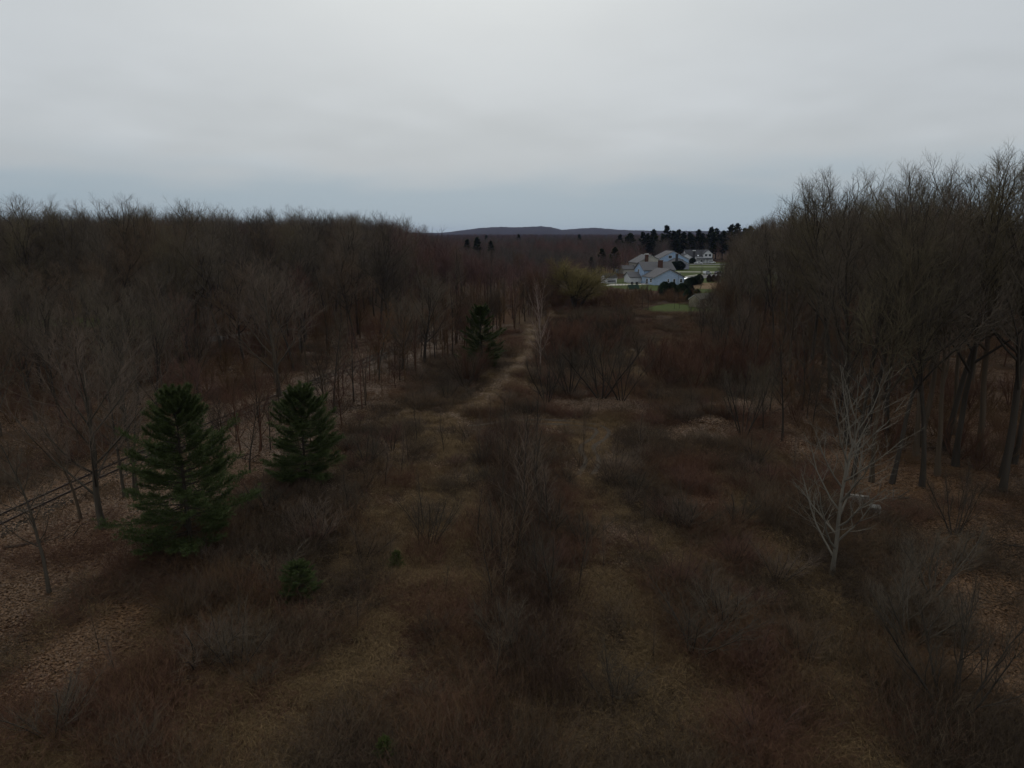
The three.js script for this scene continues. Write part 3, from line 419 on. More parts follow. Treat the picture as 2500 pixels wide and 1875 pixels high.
// ---------------------------------------------------------------- woods: individuals
const taken = [];
for (const o of scene.children) if (o.userData.category === 'tree' || o.userData.category === 'pine') taken.push([o.position.x, o.position.z]);
function scatter(n, seed, pick, gap, put) {
  const r = rng(seed); let made = 0, tries = 0;
  while (made < n && tries++ < n * 60) { const q = pick(r); if (!q) continue; const [x, z] = q, g = gap(x, z); if (taken.some(([a, b]) => Math.abs(a - x) < g && Math.abs(b - z) < g && Math.hypot(a - x, b - z) < g)) continue; taken.push([x, z]); put(x, z, r, made++); }
}
const inFrame = (x, z, m = 6) => Math.abs(x) < -z * 0.79 + m;
const WORD = { grey: 'grey', brown: 'warm brown', dark: 'near-black', olive: 'olive-grey', mauve: 'purplish grey', red: 'reddish' };
const ways = ['grey', 'grey', 'brown', 'dark', 'olive', 'mauve', 'red'];
scatter(120, 41, (r) => { const z = -60 - Math.pow(r(), 0.8) * 140, x = mix(-z * -0.82, railX(z) - 5, r()); return inFrame(x, z) && x < railX(z) - 4.5 ? [x, z] : null; }, (x, z) => 3.4, (x, z, r, k) => {
  const q = -x / -z, limit = along([[0.1, 0.026], [0.2, 0.038], [0.42, 0.05], [0.6, 0.062], [0.8, 0.048]], q) * (0.75 + 0.45 * r()), d = railX(z) - x, near = smooth(8, 40, d) * smooth(-75, -120, z), h = Math.min(20 - z * limit, 28) * mix(0.72, 0.97, near) * (0.86 + 0.14 * r()), m = ways[Math.floor(r() * 7)], low = near < 0.4;
  plant(low ? ['pole', 'oak', 'pole', 'maple'][k % 4] : 'oak', Math.floor(r() * 6), 'bare_tree', low ? `low tree with ${WORD[m]} twigs across the railway` : `tall tree with ${WORD[m]} twigs ${z > -125 ? 'fronting' : 'deep in'} the left wood`, 'tree', x, z, h, bark[['grey', 'dark', 'brown'][k % 3]], twig[m], { group: low ? 'low bare trees just across the railway' : 'tall bare trees of the left wood' });
});
scatter(110, 43, (r) => { const z = -46 - Math.pow(r(), 0.9) * 185, x = along(woodRight, z) + Math.pow(r(), 1.3) * 75; return inFrame(x, z, 4) ? [x, z] : null; }, () => 4.2, (x, z, r, k) => {
  const m = ways[Math.floor(r() * 6)]; plant('oak', Math.floor(r() * 6), 'bare_tree', `tall tree with ${WORD[m]} twigs ${z > -85 ? 'fronting' : z > -140 ? 'amid' : 'ending'} the right wood`, 'tree', x, z, Math.max(7, Math.min(25 + r() * 2.5, rightCap(x, z) * (0.9 + 0.12 * r()))), bark[['brown', 'dark', 'dark'][k % 3]], twig[m], { group: 'tall bare trees of the right wood' });
});
scatter(40, 47, (r) => { const z = -62 - r() * 130, x = along(woodRight, z) - 6 + r() * 9; return inFrame(x, z, 0) ? [x, z] : null; }, () => 3, (x, z, r, k) => plant(r() < 0.5 ? 'pole' : 'maple', k, 'bare_tree', `small ${WORD[ways[k % 6]]} tree on the ${z > -110 ? 'near' : 'far'} right wood edge`, 'tree', x, z, Math.max(4, Math.min(6 + r() * 6, rightCap(x, z))), bark.dark, twig[ways[k % 6]], { group: 'small trees edging the right wood' }));

// ---------------------------------------------------------------- shrubs and saplings of the clearing
const shrubs = [[-12.9, -40.2, 3.8, 'mauve', 'greyish mauve rounded shrub right of the tallest pine', 1.5], [-14.4, -42.4, 3.2, 'mauve', 'grey shrub at the foot of the tallest pine', 1.4], [12.1, -43, 2.9, 'dark', 'dark rounded shrub left of the one beside the pale tree', 1.5], [8.4, -50.9, 3.3, 'brown', 'dark shrub just below the curled wheel ruts', 1.5], [15.6, -43, 2.9, 'dark', 'dark shrub midway to the pale bare tree', 1.5], [-13.1, -27.8, 3.8, 'grey', 'forked grey shrub low at left in the foreground brush', 1], [-18.5, -23.1, 3, 'grey', 'straggling grey shrub in the bottom left corner', 1.2], [-14.6, -22.1, 2, 'grey', 'low pale-twigged shrub at the bottom left', 1.4], [4.6, -25.5, 3.1, 'dark', 'dense dark shrub right of centre at the bottom', 1.3], [0.5, -28.5, 2.6, 'dark', 'dark shrub at the centre of the foreground brush', 1.5], [9, -29.2, 3.6, 'dark', 'broad dark shrub left of the pale bare tree foot', 1.6], [11, -31.5, 3.2, 'grey', 'broad grey shrub behind the one left of the pale tree', 1.5], [14, -28, 2.8, 'brown', 'brown shrub directly below the pale bare tree', 1.5], [-2.7, -56.5, 2.8, 'dark', 'small dark bush on the tan grass in mid field', 1.2], [-5.5, -41.2, 4.2, 'dark', 'dark sapling-like bush in the left tan strip', 1]];
shrubs.forEach(([x, z, h, t, label, w], k) => plant('shrub', k, 'bare_shrub', label, 'shrub', x, z, h, bark.dark, twig[t], { wide: w, group: 'bare shrubs of the clearing' }));
plant('orchard', 2, 'gnarled_shrub', 'big gnarled dark shrub filling the bottom right corner', 'shrub', 18.6, -24.3, 6.6, bark.dark, twig.dark, { turn: 1.1, wide: 1.05 });
plant('orchard', 0, 'gnarled_shrub', 'pale-twigged spreading shrub right of the pale bare tree', 'shrub', 23.4, -33.4, 4.6, bark.grey, twig.grey, { turn: 2.6, wide: 1.5 });
plant('orchard', 1, 'gnarled_shrub', 'grey spreading shrub between the pale tree and the bottom right shrub', 'shrub', 19.8, -29.4, 4.4, bark.grey, twig.grey, { turn: 0.4, wide: 1.5 });
plant('orchard', 2, 'gnarled_shrub', 'dark upright shrub below the thick leaning trunk at right', 'shrub', 29.5, -41, 5.4, bark.dark, twig.dark, { turn: 0.9, wide: 0.8 });
const saplings = [[-2.4, -42.3, 5, 'thin dark sapling in the tan strip left of centre'], [3.9, -35.5, 5, 'dark fine-twigged sapling right of centre in the foreground'], [12, -59.7, 4.6, 'single straight sapling beside the pale litter patch'], [9.3, -56.5, 4.4, 'straight sapling right of the curled wheel ruts'], [2.4, -33.5, 5.4, 'tall fine sapling in the lower middle of the brush'], [0.8, -45.4, 8.2, 'tallest fine sapling at the exact middle of the clearing'], [1.6, -48.6, 7.4, 'second tall fine sapling behind the middle one'], [0.2, -52, 7, 'third tall fine sapling at the back of the middle clump'], [2.6, -43.5, 6, 'fine sapling right of the middle clump'], [-0.8, -38.5, 5.6, 'fine sapling in front of the middle clump'], [-6.2, -43.5, 4.8, 'dark sapling left of the left tan strip'], [-10.5, -52, 4.6, 'dark sapling between the narrow pine and the tan strip'], [-9.4, -57.5, 4.4, 'dark sapling behind and right of the narrow pine'], [-6.5, -60.5, 4.2, 'dim sapling on the left slope of tan grass']];
saplings.forEach(([x, z, h, label], k) => plant('sapling', k, 'bare_sapling', label, 'sapling', x, z, h, bark.dark, twig[['brown', 'dark', 'mauve'][k % 3]], { wide: Math.abs(x) < 3 ? 1.9 : 1.4, group: 'bare saplings of the clearing' }));
scatter(190, 53, (r) => { const z = -22 - Math.pow(r(), 1.1) * 70, x = mix(along(fieldLeft, z), along(fieldRight, z), r()), q = zone(x, z); return inFrame(x, z, 2) && q.open < 0.35 && q.trail < 0.1 ? [x, z] : null; }, () => 1.7, (x, z, r, k) => {
  const near = z > -45, tw = ['brown', 'red', 'dark', 'brown', 'mauve', 'grey'][Math.floor(r() * 6)], where = `${x < -4 ? 'left' : x < 8 ? 'middle' : 'right'} ${near ? 'foreground brush' : 'mid clearing'}`; plant('shrub', Math.floor(r() * 4), 'bare_shrub', `bare ${WORD[tw]} shrub in the ${where}`, 'shrub', x, z, 1.2 + r() * r() * 2.4, bark.dark, twig[tw], { wide: 1.2 + r() * 0.7, group: near ? 'brown shrubs of the foreground brush' : 'brown shrubs of the middle clearing' });
});
scatter(24, 59, (r) => { const z = -25 - r() * 42; return [0.6 + (r() - 0.5) * 4, z]; }, () => 0.9, (x, z, r, k) => plant('sapling', k, 'bare_sapling', 'slim dark sapling in the dark shrub line down the middle', 'sapling', x, z, 3 + r() * 3.4, bark.dark, twig[['dark', 'brown', 'dark'][k % 3]], { wide: 1.6, group: 'dark shrub line down the middle' }));
scatter(40, 57, (r) => { const z = -26 - r() * 55, x = mix(along(fieldLeft, z), along(fieldRight, z), r()), q = zone(x, z); return inFrame(x, z, 0) && q.trail < 0.1 ? [x, z] : null; }, () => 1.6, (x, z, r, k) => plant('sapling', k, 'bare_sapling', `thin bare sapling in the ${z > -45 ? 'near' : 'far'} ${x < 2 ? 'left' : 'right'} clearing`, 'sapling', x, z, 2.4 + r() * 2.6, bark.dark, twig[['brown', 'dark', 'mauve'][k % 3]], { wide: 1.3, group: 'thin saplings scattered over the clearing' }));

// ---------------------------------------------------------------- undergrowth, grass, litter and far woods as masses
function mass(name, label, geos, mat, spots) { // spots: [x, y, z, turn, scaleXZ, scaleY, r, g, b]
  const g = new THREE.Group(); g.name = name; g.userData = { kind: 'stuff', label, category: 'vegetation' }; scene.add(g);
  const lists = geos.map(() => []); spots.forEach((s, i) => lists[Math.floor(hash(i, 77) * geos.length)].push(s));
  const m4 = new THREE.Matrix4(), q = new THREE.Quaternion(), up = new THREE.Vector3(0, 1, 0), c = new THREE.Color();
  lists.forEach((list, k) => {
    if (!list.length) return;
    const im = lit(new THREE.InstancedMesh(geos[k], mat, list.length)); im.name = name + '_clump'; im.userData = { kind: 'stuff' };
    list.forEach((s, i) => { im.setMatrixAt(i, m4.compose(new THREE.Vector3(s[0], s[1], s[2]), q.setFromAxisAngle(up, s[3]), new THREE.Vector3(s[4], s[5], s[4]))); im.setColorAt(i, c.setRGB(s[6], s[7], s[8])); });
    g.add(im);
  });
}
const TINT = { brown: [0.098, 0.058, 0.031], red: [0.096, 0.05, 0.032], dark: [0.055, 0.039, 0.026], tan: [0.16, 0.11, 0.058], grey: [0.083, 0.06, 0.039] };
{
  const r = rng(91), brush = [], grass = [], leaves = [], tall = [];
  for (let n = 0; n < 10500; n++) {
    const d = 21 + Math.pow(r(), 1.35) * 130, z = -d * (0.985), x = (r() * 2 - 1) * (d * 0.8 + 3), q = zone(x, z);
    if (Math.abs(x - railX(z)) < 3.2 || nearLoop(x, z) < 2.4) continue;
    const dens = q.inField * (1 - 0.94 * q.open) * (1 - q.trail) + q.wood * mix(0.3, 1.1, q.across) * smooth(mix(0.4, 0.3, q.across), 0.6, fbm(x * 0.1, z * 0.1, 33, 3));
    if (r() > dens || z < -150) continue; if (z < -120 && x / -z > 0.19 && Math.hypot((x - 47) / 14, (z + 180) / 17) < 1) continue;
    const kind = fbm(x * 0.2 + 50, z * 0.08, 44, 3) + (r() - 0.5) * 0.35, t = kind > (q.across > 0.5 ? 0.5 : 0.6) ? TINT.red : kind > 0.5 ? TINT.brown : kind > 0.4 ? TINT.grey : TINT.dark, v = 0.85 + r() * 0.55, s = 0.8 + r() * 0.4, hgt = s * (0.35 + 1.05 * fbm(x * 0.24, z * 0.12, 46, 2)) * (q.wood > 0.5 ? 0.75 : 1);
    brush.push([x, ground(x, z), z, r() * 6.28, s * (1 + smooth(-60, -140, z) * 0.5), hgt, t[0] * v, t[1] * v, t[2] * v]);
  }
  for (let n = 0; n < 150; n++) { const z = -24 - r() * 44, x = 0.6 + (r() - 0.5) * 4 + Math.sin(z * 0.13) * 0.7; if (nearLoop(x, z) < 1.6) continue; const v = 0.8 + r() * 0.5, s = 0.9 + r() * 0.5; brush.push([x, ground(x, z), z, r() * 6.28, s, 0.9 + r() * 0.8, TINT.dark[0] * v * 1.15, TINT.dark[1] * v, TINT.dark[2] * v]); }
  for (let n = 0; n < 900; n++) { const z = -118 - r() * 110, x = -z * (0.06 + 0.27 * r()); if (Math.hypot((x - 47) / 11, (z + 180) / 13) < 1 || nearTrail(x, z) < 2.5 || (z < -222 && x > 36)) continue; const t = [TINT.red, TINT.brown, TINT.grey, TINT.tan][Math.floor(r() * 3.6)], v = 0.7 + r() * 0.4, s = 1.1 + r() * 0.6; brush.push([x, ground(x, z), z, r() * 6.28, s, 0.5 + r() * 0.5, t[0] * v, t[1] * v, t[2] * v]); }
  for (let n = 0; n < 60000; n++) {
    const d = 21 + Math.pow(r(), 1.35) * 130, z = -d, x = (r() * 2 - 1) * (d * 0.8 + 3), q = zone(x, z); if (z < -150 || Math.abs(nearLoop(x, z) - 0.62) < 0.5) continue;
    const bed = Math.abs(x - railX(z)) < 1.9; if (bed && r() < 0.5) continue;
    if (!bed && r() < q.inField * (0.1 + 0.75 * q.grass) * (1 - 0.8 * q.trail) * (1 - q.litter)) { const v = 0.6 + r() * 0.6, s = 0.7 + r() * 0.7; grass.push([x, ground(x, z), z, r() * 6.28, s, s * (0.7 + 0.6 * r()), 0.15 * v, 0.1 * v, 0.05 * v]); }
    else if (r() < q.litter * 0.75 + q.grass * 0.2 + 0.05) { const v = 0.7 + r() * 0.7; leaves.push([x, bed ? 0.25 : ground(x, z) + 0.01, z, r() * 6.28, 1, 1, 0.12 * v, 0.063 * v, 0.027 * v]); }
  }
  mass('undergrowth', 'tangled brown brush covering the clearing', [brushClump(1, 1.5, 95, 0.1), brushClump(2, 1.2, 105, 0.3), brushClump(3, 1.8, 85, 0.05), brushClump(4, 1.1, 95, 0.45), brushClump(5, 1.4, 100, 0.2)], M(1, 1, 1), brush);
  mass('dry_grass', 'dry tan grass tufts in the open patches', [grassTuft(11, 0.45, 60, 0.42), grassTuft(12, 0.62, 52, 0.4), grassTuft(13, 0.34, 70, 0.5)], M(1, 1, 1), grass);
  mass('leaf_litter', 'fallen brown leaves on the ground', [litterPatch(21, 46, 1.1), litterPatch(22, 46, 1.1), litterPatch(23, 40, 1)], M(1, 1, 1, { roughness: 0.5, specularIntensity: 0.5 }), leaves);
  // tall thicket at the back of the clearing
  for (let n = 0; n < 900; n++) { const z = -86 - r() * 95, x = mix(along(fieldLeft, z) + 7, along(fieldRight, z) + 2, r()), q = zone(x, z); if (nearTrail(x, z) < 4 || q.open > 0.5 || (z > -101 && x > 0 && x < 19)) continue; const t = [TINT.brown, TINT.grey, TINT.red, TINT.dark][Math.floor(4 * fbm(x * 0.08, z * 0.08, 66, 2) + r() * 0.8) % 4], v = 0.85 + r() * 0.4, low = smooth(0.16, 0.21, x / -z) * smooth(-95, -125, z), s = (0.4 + r() * 0.75) * (z > -165 ? 1 : 0.6) * mix(1, 0.62, smooth(-110, -140, z)) * mix(1, 0.34, low); if (low > 0.4) continue; tall.push([x, -0.05, z, r() * 6.28, s * 1.3, s, t[0] * v, t[1] * v, t[2] * v]); }
  for (let n = 0; n < 240; n++) { const z = -180 - r() * 46, x = 6 + r() * 54; if (Math.hypot((x - 47) / 14, (z + 180) / 17) < 1 || z < -222 || (x / -z > 0.2 && z > -180)) continue; const v = 0.9 + r() * 0.4, s = 0.35 + r() * 0.4, t = r() < 0.3 ? TINT.red : TINT.brown; tall.push([x, -0.05, z, r() * 6.28, s * 1.4, s, t[0] * v, t[1] * v, t[2] * v]); }
  for (let n = 0; n < 500; n++) { const side = r() < 0.5, z = -55 - r() * 110, x = side ? railX(z) - 5 - r() * 45 : along(woodRight, z) - 3 + r() * 30; if (!inFrame(x, z)) continue; const t = r() < 0.4 ? TINT.red : TINT.brown, v = 0.8 + r() * 0.5, s = 0.35 + r() * 0.5; tall.push([x, ground(x, z) - 0.05, z, r() * 6.28, s * 1.2, s, t[0] * v, t[1] * v, t[2] * v]); }
  const thick = [0, 1, 2, 3].map((k) => { const p = bareTree(540 + k, k < 2 ? shrub(4.6, 10) : { ...orchardShrub(), H: 4.8 }); for (const g of [p.trunk, p.crown]) g.deleteAttribute('color'); return mergeGeometries([p.trunk, p.crown]); });
  mass('thicket_undergrowth', 'dense brown thicket at the back of the clearing', thick, M(1, 1, 1), tall);
}
{
  const r = rng(97), far = [], farP = [], tree = [0, 1, 2, 3].map((k) => { const p = bareTree(900 + k, farTree()); for (const g of [p.trunk, p.crown]) g.deleteAttribute('color'); return mergeGeometries([p.trunk, p.crown]); }), top = tree.map((g) => (g.computeBoundingBox(), g.boundingBox.max.y))[0];
  const add = (x, z, h) => { const a = fbm(x * 0.012, z * 0.012, 55, 2), red = smooth(0.45, 0.6, a + (r() - 0.5) * 0.3), v = 0.75 + r() * 0.5, s = h / top; far.push([x, -0.1, z, r() * 6.28, s * (1 + r() * 0.3), s, mix(0.075, 0.1, red) * v, mix(0.064, 0.056, red) * v, mix(0.053, 0.047, red) * v]); };
  const band = (d0, d1, gap, put) => { const n = Math.round((1.6 * (d1 * d1 - d0 * d0) * 0.5) / (gap * gap)); for (let k = 0; k < n; k++) { const d = Math.sqrt(mix(d0 * d0, d1 * d1, r())), x = (r() * 2 - 1) * d * 0.8; put(x, -d); } };
  const inside = (x, z, poly) => { let c = false; for (let i = 0, j = poly.length - 1; i < poly.length; j = i++) { const [ax, az] = poly[i], [bx, bz] = poly[j]; if (az > z !== bz > z && x < ((bx - ax) * (z - az)) / (bz - az) + ax) c = !c; } return c; };
  const yard = (x, z) => { const q = x / -z; return [[0, 0], [5, 0], [-5, 0], [0, 6], [0, -6]].some(([a, b]) => inside(x + a, z + b, LAWN)) || (z > -262 && q > 0.11 && q < 0.31); };
  band(120, 420, 6.2, (x, z) => {
    const q = x / -z; if (yard(x, z)) return;
    if (q < -0.02 && x < railX(z) - 4) { if (z > -190) return; const lim = along([[-0.8, 0.045], [-0.5, 0.052], [-0.3, 0.044], [-0.18, 0.03], [-0.12, 0.003], [-0.06, -0.02], [0, -0.022]], q); add(x, z, clamp((20 - z * lim) * (0.6 + 0.2 * r() + 0.42 * fbm(x * 0.04, z * 0.04, 58, 2)), 9, 28)); }
    else if (x > along(woodRight, Math.max(z, -240)) + Math.max(0, -z - 240) * 0.42) { if (z > -215) return; add(x, z, Math.max(5, Math.min(22 + r() * 4 - smooth(-250, -420, z) * 3, rightCap(x, z)))); }
    else if (z < -190 && q < 0.11 && Math.hypot((x - 17) / 12, (z + 181) / 14) > 1) add(x, z, 9 + r() * 5 + smooth(-200, -400, z) * 2);
    else if (z < -262 && q < 0.36) add(x, z, 9.5 + r() * 4 + smooth(-300, -480, z) * 3);
  });
  band(420, 1000, 11, (x, z) => { const q = x / -z; if (yard(x, z) || Math.abs(q) > 0.6) return; add(x, z, (q > 0.36 ? 21 : q < -0.14 ? 19 : 14.5) + r() * 4); });
  band(1000, 2800, 24, (x, z) => { if (Math.abs(x / z) < 0.45) add(x, z, 15 + r() * 5 + fbm(x * 0.003, z * 0.003, 8, 2) * 3); });
  mass('distant_wood', 'far leafless woods of brown and reddish crowns', tree, M(1, 1, 1), far);
}
{
  const r = rng(131), low = [], geos = [['pole', 0], ['maple', 1], ['pole', 2], ['maple', 3]].map(([k, v]) => { const gs = [P[k][v].trunk.clone(), P[k][v].crown.clone()]; gs.forEach((g) => g.deleteAttribute('color')); const g = mergeGeometries(gs), s = 1 / P[k][v].top; g.scale(s, s, s); return g; });
  const add = (x, z, h) => { const t = [TINT.brown, TINT.grey, TINT.red, TINT.dark][Math.floor(r() * 4)], v = 0.75 + r() * 0.4; low.push([x, ground(x, z) - 0.05, z, r() * 6.28, h * (0.9 + r() * 0.5), h, t[0] * v, t[1] * v, t[2] * v]); };
  for (let n = 0; n < 150; n++) { const z = -80 - Math.pow(r(), 0.8) * 190, x = mix(z * 0.82, railX(z) - 4.5, r()); if (x / -z < -0.6 && z > -140 && z < -88 && r() < 0.75) continue; if (inFrame(x, z) && x < railX(z) - 4.2) add(x, z, 5 + r() * 7 + smooth(-90, -190, z) * 4); }
  for (let n = 0; n < 60; n++) { const z = -58 - r() * 80, a = railX(z) + 4, b = along(fieldLeft, z) - 0.5; if (b > a) add(mix(a, b, r()), z, 4 + r() * 6); }
  for (let n = 0; n < 260; n++) { const z = -84 - r() * 150, x = along(woodRight, z) - 4 + r() * 60; if (inFrame(x, z)) add(x, z, Math.max(3.5, Math.min(5 + r() * 8, rightCap(x, z)))); }
  for (let n = 0; n < 90; n++) { const z = -120 - r() * 75, x = railX(z) + 4 + r() * 13; if (x < 12 && nearTrail(x, z) > 3) add(x, z, 6 + r() * 6); }
  mass('understorey', 'slender young bare trees filling the woods', geos, M(1, 1, 1), low);
}
// pines behind the houses and scattered in the valley
const ridge = [[118, -520, 27], [126, -530, 23], [133, -545, 24], [141, -540, 22], [150, -548, 24], [158, -540, 26], [166, -552, 25], [175, -545, 28], [183, -555, 29], [190, -545, 26], [99, -515, 22], [104, -523, 21], [110, -530, 24], [196, -560, 27], [203, -552, 28], [93, -530, 21], [83, -525, 20], [87, -514, 19], [90, -521, 21], [122, -505, 21], [129, -512, 22], [137, -518, 20], [146, -522, 21], [154, -520, 22], [163, -525, 23], [172, -522, 24], [181, -530, 25], [188, -525, 24], [196, -532, 24], [114, -512, 20], [107, -506, 19], [206, -538, 26], [213, -545, 26]];
ridge.forEach(([x, z, h], k) => plant('farPine', k, 'pine_tree', k === 8 ? 'tallest ragged pine on the skyline behind the houses' : `dark green pine in the ${z > -535 ? 'front' : 'back'} row behind the houses`, 'pine', x, z, h, bark.dark, needleMat[2], { group: 'pines behind the houses', wide: 1.4 }));
const lone = [[46, -346, 13, 'left one of the two green pines beside the cream house'], [51.5, -340, 13.8, 'right one of the two green pines beside the cream house'], [39.5, -336, 9, 'small dark evergreen left of the two pines by the cream house'], [-22, -430, 18.5, 'left one of the three pines rising from the valley wood'], [-29, -438, 17, 'middle one of the three pines rising from the valley wood'], [-14, -445, 16, 'right one of the three pines rising from the valley wood'], [8, -800, 20, 'distant pine at the foot of the blue hill'], [-34, -900, 19, 'distant pine left below the blue hill'], [75, -760, 20, 'distant pine right below the blue hill']];
lone.forEach(([x, z, h, label], k) => plant('farPine', k, 'pine_tree', label, 'pine', x, z, h, bark.dark, needleMat[k < 3 ? 0 : 2], { wide: k < 3 ? 1.7 : 1.4 }));
{
  const line = [[-2200, 20], [-900, 26], [-480, 26], [-400, 34], [-310, 46], [-215, 58], [-110, 64], [75, 64], [200, 70], [270, 62], [345, 46], [480, 55], [570, 60], [635, 54], [740, 46], [950, 40], [2600, 30]];
  structure('hills', sheet(steps(-2200, 2600, 480), steps(-5200, -4200, 24), (x, z) => { const t = clamp((z + 5200) / 1000), k = Math.pow(Math.sin(Math.PI * clamp(t * 0.98 + 0.01)), 0.8); return -3 + k * (along(line, x) + 3) + (k > 0.1 ? (fbm(x * 0.02, z * 0.02, 17, 4) - 0.5) * 7 + (hash(Math.round(x), Math.round(z)) - 0.5) * 3 : 0); }), M(0.03, 0.028, 0.026));
}

// ---------------------------------------------------------------- houses
const siding = { white: M(0.8, 0.8, 0.82, { map: tiled(grain, 3) }), blue: M(0.4, 0.54, 0.74, { map: tiled(grain, 3) }), paleBlue: M(0.5, 0.63, 0.82, { map: tiled(grain, 3) }), cream: M(0.56, 0.53, 0.47, { map: tiled(grain, 3) }), grey: M(0.4, 0.4, 0.46, { map: tiled(grain, 3) }), tan: M(0.36, 0.32, 0.23, { map: tiled(grain, 3) }) };
const shingle = { brown: M(0.2, 0.195, 0.2, { map: tiled(gravel, 2) }), dark: M(0.1, 0.1, 0.105, { map: tiled(gravel, 2) }), olive: M(0.15, 0.135, 0.105, { map: tiled(gravel, 2) }) };
const trim = M(0.78, 0.78, 0.76), glass = new THREE.MeshPhysicalMaterial({ color: C(0.02, 0.025, 0.03), roughness: 0.12 }), brickMat = M(0.12, 0.065, 0.05, { map: tiled(grain, 0.6) }), dark = M(0.03, 0.03, 0.032, { roughness: 0.6 });
function wallsGeo(w, d, e, p) { // gabled body: ridge along z, gables at +-z
  const s = new THREE.Shape([new THREE.Vector2(-w / 2, 0), new THREE.Vector2(w / 2, 0), new THREE.Vector2(w / 2, e), new THREE.Vector2(0, p), new THREE.Vector2(-w / 2, e)]), g = new THREE.ExtrudeGeometry(s, { depth: d, bevelEnabled: false }); g.translate(0, 0, -d / 2); return g;
}
function roofGeo(w, d, e, p, over = 0.45, thick = 0.22) {
  const k = (p - e) / (w / 2), a = w / 2 + over, y = e - over * k, s = new THREE.Shape([new THREE.Vector2(-a, y + 0.02), new THREE.Vector2(0, p + 0.02), new THREE.Vector2(a, y + 0.02), new THREE.Vector2(a, y + thick), new THREE.Vector2(0, p + thick + 0.06), new THREE.Vector2(-a, y + thick)]), g = new THREE.ExtrudeGeometry(s, { depth: d + over * 2, bevelEnabled: false }); g.translate(0, 0, -d / 2 - over); return g;
}
function block(house, x, z, w, d, e, p, turn, wallMat, roofMat, over) { // one gabled volume of a house: wall and roof
  const place = (m) => { m.position.set(x, 0, z); m.rotation.y = turn; return m; };
  const wall = place(mesh('wall', wallsGeo(w, d, e, p), wallMat, house)), roof = place(mesh('roof', roofGeo(w, d, e, p, over), roofMat, house)), k = (p - e) / (w / 2);
  for (const s of [1, -1]) { // white bargeboards under the roof edge
    const len = Math.hypot(w / 2 + 0.45, (w / 2 + 0.45) * k), sh = new THREE.Group();
    for (const q of [1, -1]) { const b = box(len, 0.2, 0.04); const m = mesh('bargeboard', b, trim, wall); m.position.set((q * (w / 2 + 0.45)) / 2, (p + e - 0.45 * k) / 2 - 0.12, s * (d / 2 + 0.03)); m.rotation.z = -q * Math.atan(k); }
  }
  return { wall, roof };
}
function opening(wall, name, x, y, z, w, h, face, paneMat = glass) { // framed window or door on a wall; face: 'front', 'back', 'left', 'right' of that wall's own box
  const turn = { front: 0, right: Math.PI / 2, back: Math.PI, left: -Math.PI / 2 }[face];
  const f = mesh(name, mergeGeometries([box(w + 0.24, 0.12, 0.1, 0, h / 2 + 0.06), box(w + 0.24, 0.12, 0.1, 0, -h / 2 - 0.06), box(0.12, h, 0.1, -w / 2 - 0.06), box(0.12, h, 0.1, w / 2 + 0.06), box(w, 0.05, 0.05, 0, 0, 0.01)]), trim, wall);
  f.position.set(x, y, z); f.rotation.y = turn; mesh('pane', box(w, h, 0.05), paneMat, f); return f;
}
function chimney(roof, x, z, w, d, y0, y1, mat, capMat) { const c = mesh('chimney', box(w, y1 - y0, d, 0, (y0 + y1) / 2), mat, roof); c.position.set(x, 0, z); if (capMat) mesh('chimney_cap', box(w + 0.25, 0.22, d + 0.25, 0, y1 + 0.115), capMat, c); return c; }

{ // pale blue house nearest the clearing
  const h = thing('house', 'pale blue house with brown roof and brick chimney nearest the clearing', 'house', 66, -279, { y: 0, turn: 0.24 });
  const a = block(h, -5.6, 4, 13, 11, 3, 6.1, 0, siding.paleBlue, shingle.brown); // front wing, gable to the camera
  opening(a.wall, 'window', -0.4, 1.7, 5.52, 0.7, 1.2, 'front'); opening(a.wall, 'window', 2.2, 1.5, 5.52, 0.9, 1.6, 'front'); opening(a.wall, 'window', 5.2, 1.6, 5.52, 1, 1.3, 'front');
  opening(a.wall, 'window', -6.52, 1.7, 2.6, 1.6, 1.4, 'left'); opening(a.wall, 'door', -6.52, 1.15, -1, 1.7, 2.1, 'left');
  const pipe = mesh('downpipe', new THREE.CylinderGeometry(0.07, 0.07, 3.9, 8), M(0.25, 0.27, 0.3), a.wall); pipe.position.set(3.9, 1.96, 5.58);
  const b = block(h, -4.6, -6.2, 9, 14, 5.4, 8.3, Math.PI / 2, siding.blue, shingle.brown); // two-storey block behind, gable to the left
  opening(b.wall, 'window', 0.3, 4.6, -7.02, 1.3, 1.8, 'back'); opening(b.wall, 'window', -2.4, 1.6, -7.02, 1.2, 1.3, 'back');
  chimney(a.roof, 1.6, -6.2, 1.7, 1.2, 3, 9.2, brickMat, M(0.2, 0.17, 0.15));
  const c = block(h, -14, -7, 6.2, 5, 2.5, 4.2, Math.PI / 2, siding.white, shingle.brown); // low left wing
  opening(c.wall, 'window', 3.12, 1.5, 0.6, 1.4, 1.3, 'right'); opening(c.wall, 'window', 3.12, 1.5, -1.4, 0.8, 1.3, 'right');
  mesh('step', box(2.4, 0.3, 1.4, -13.4, 0.16, 3), M(0.4, 0.4, 0.4), h);
}
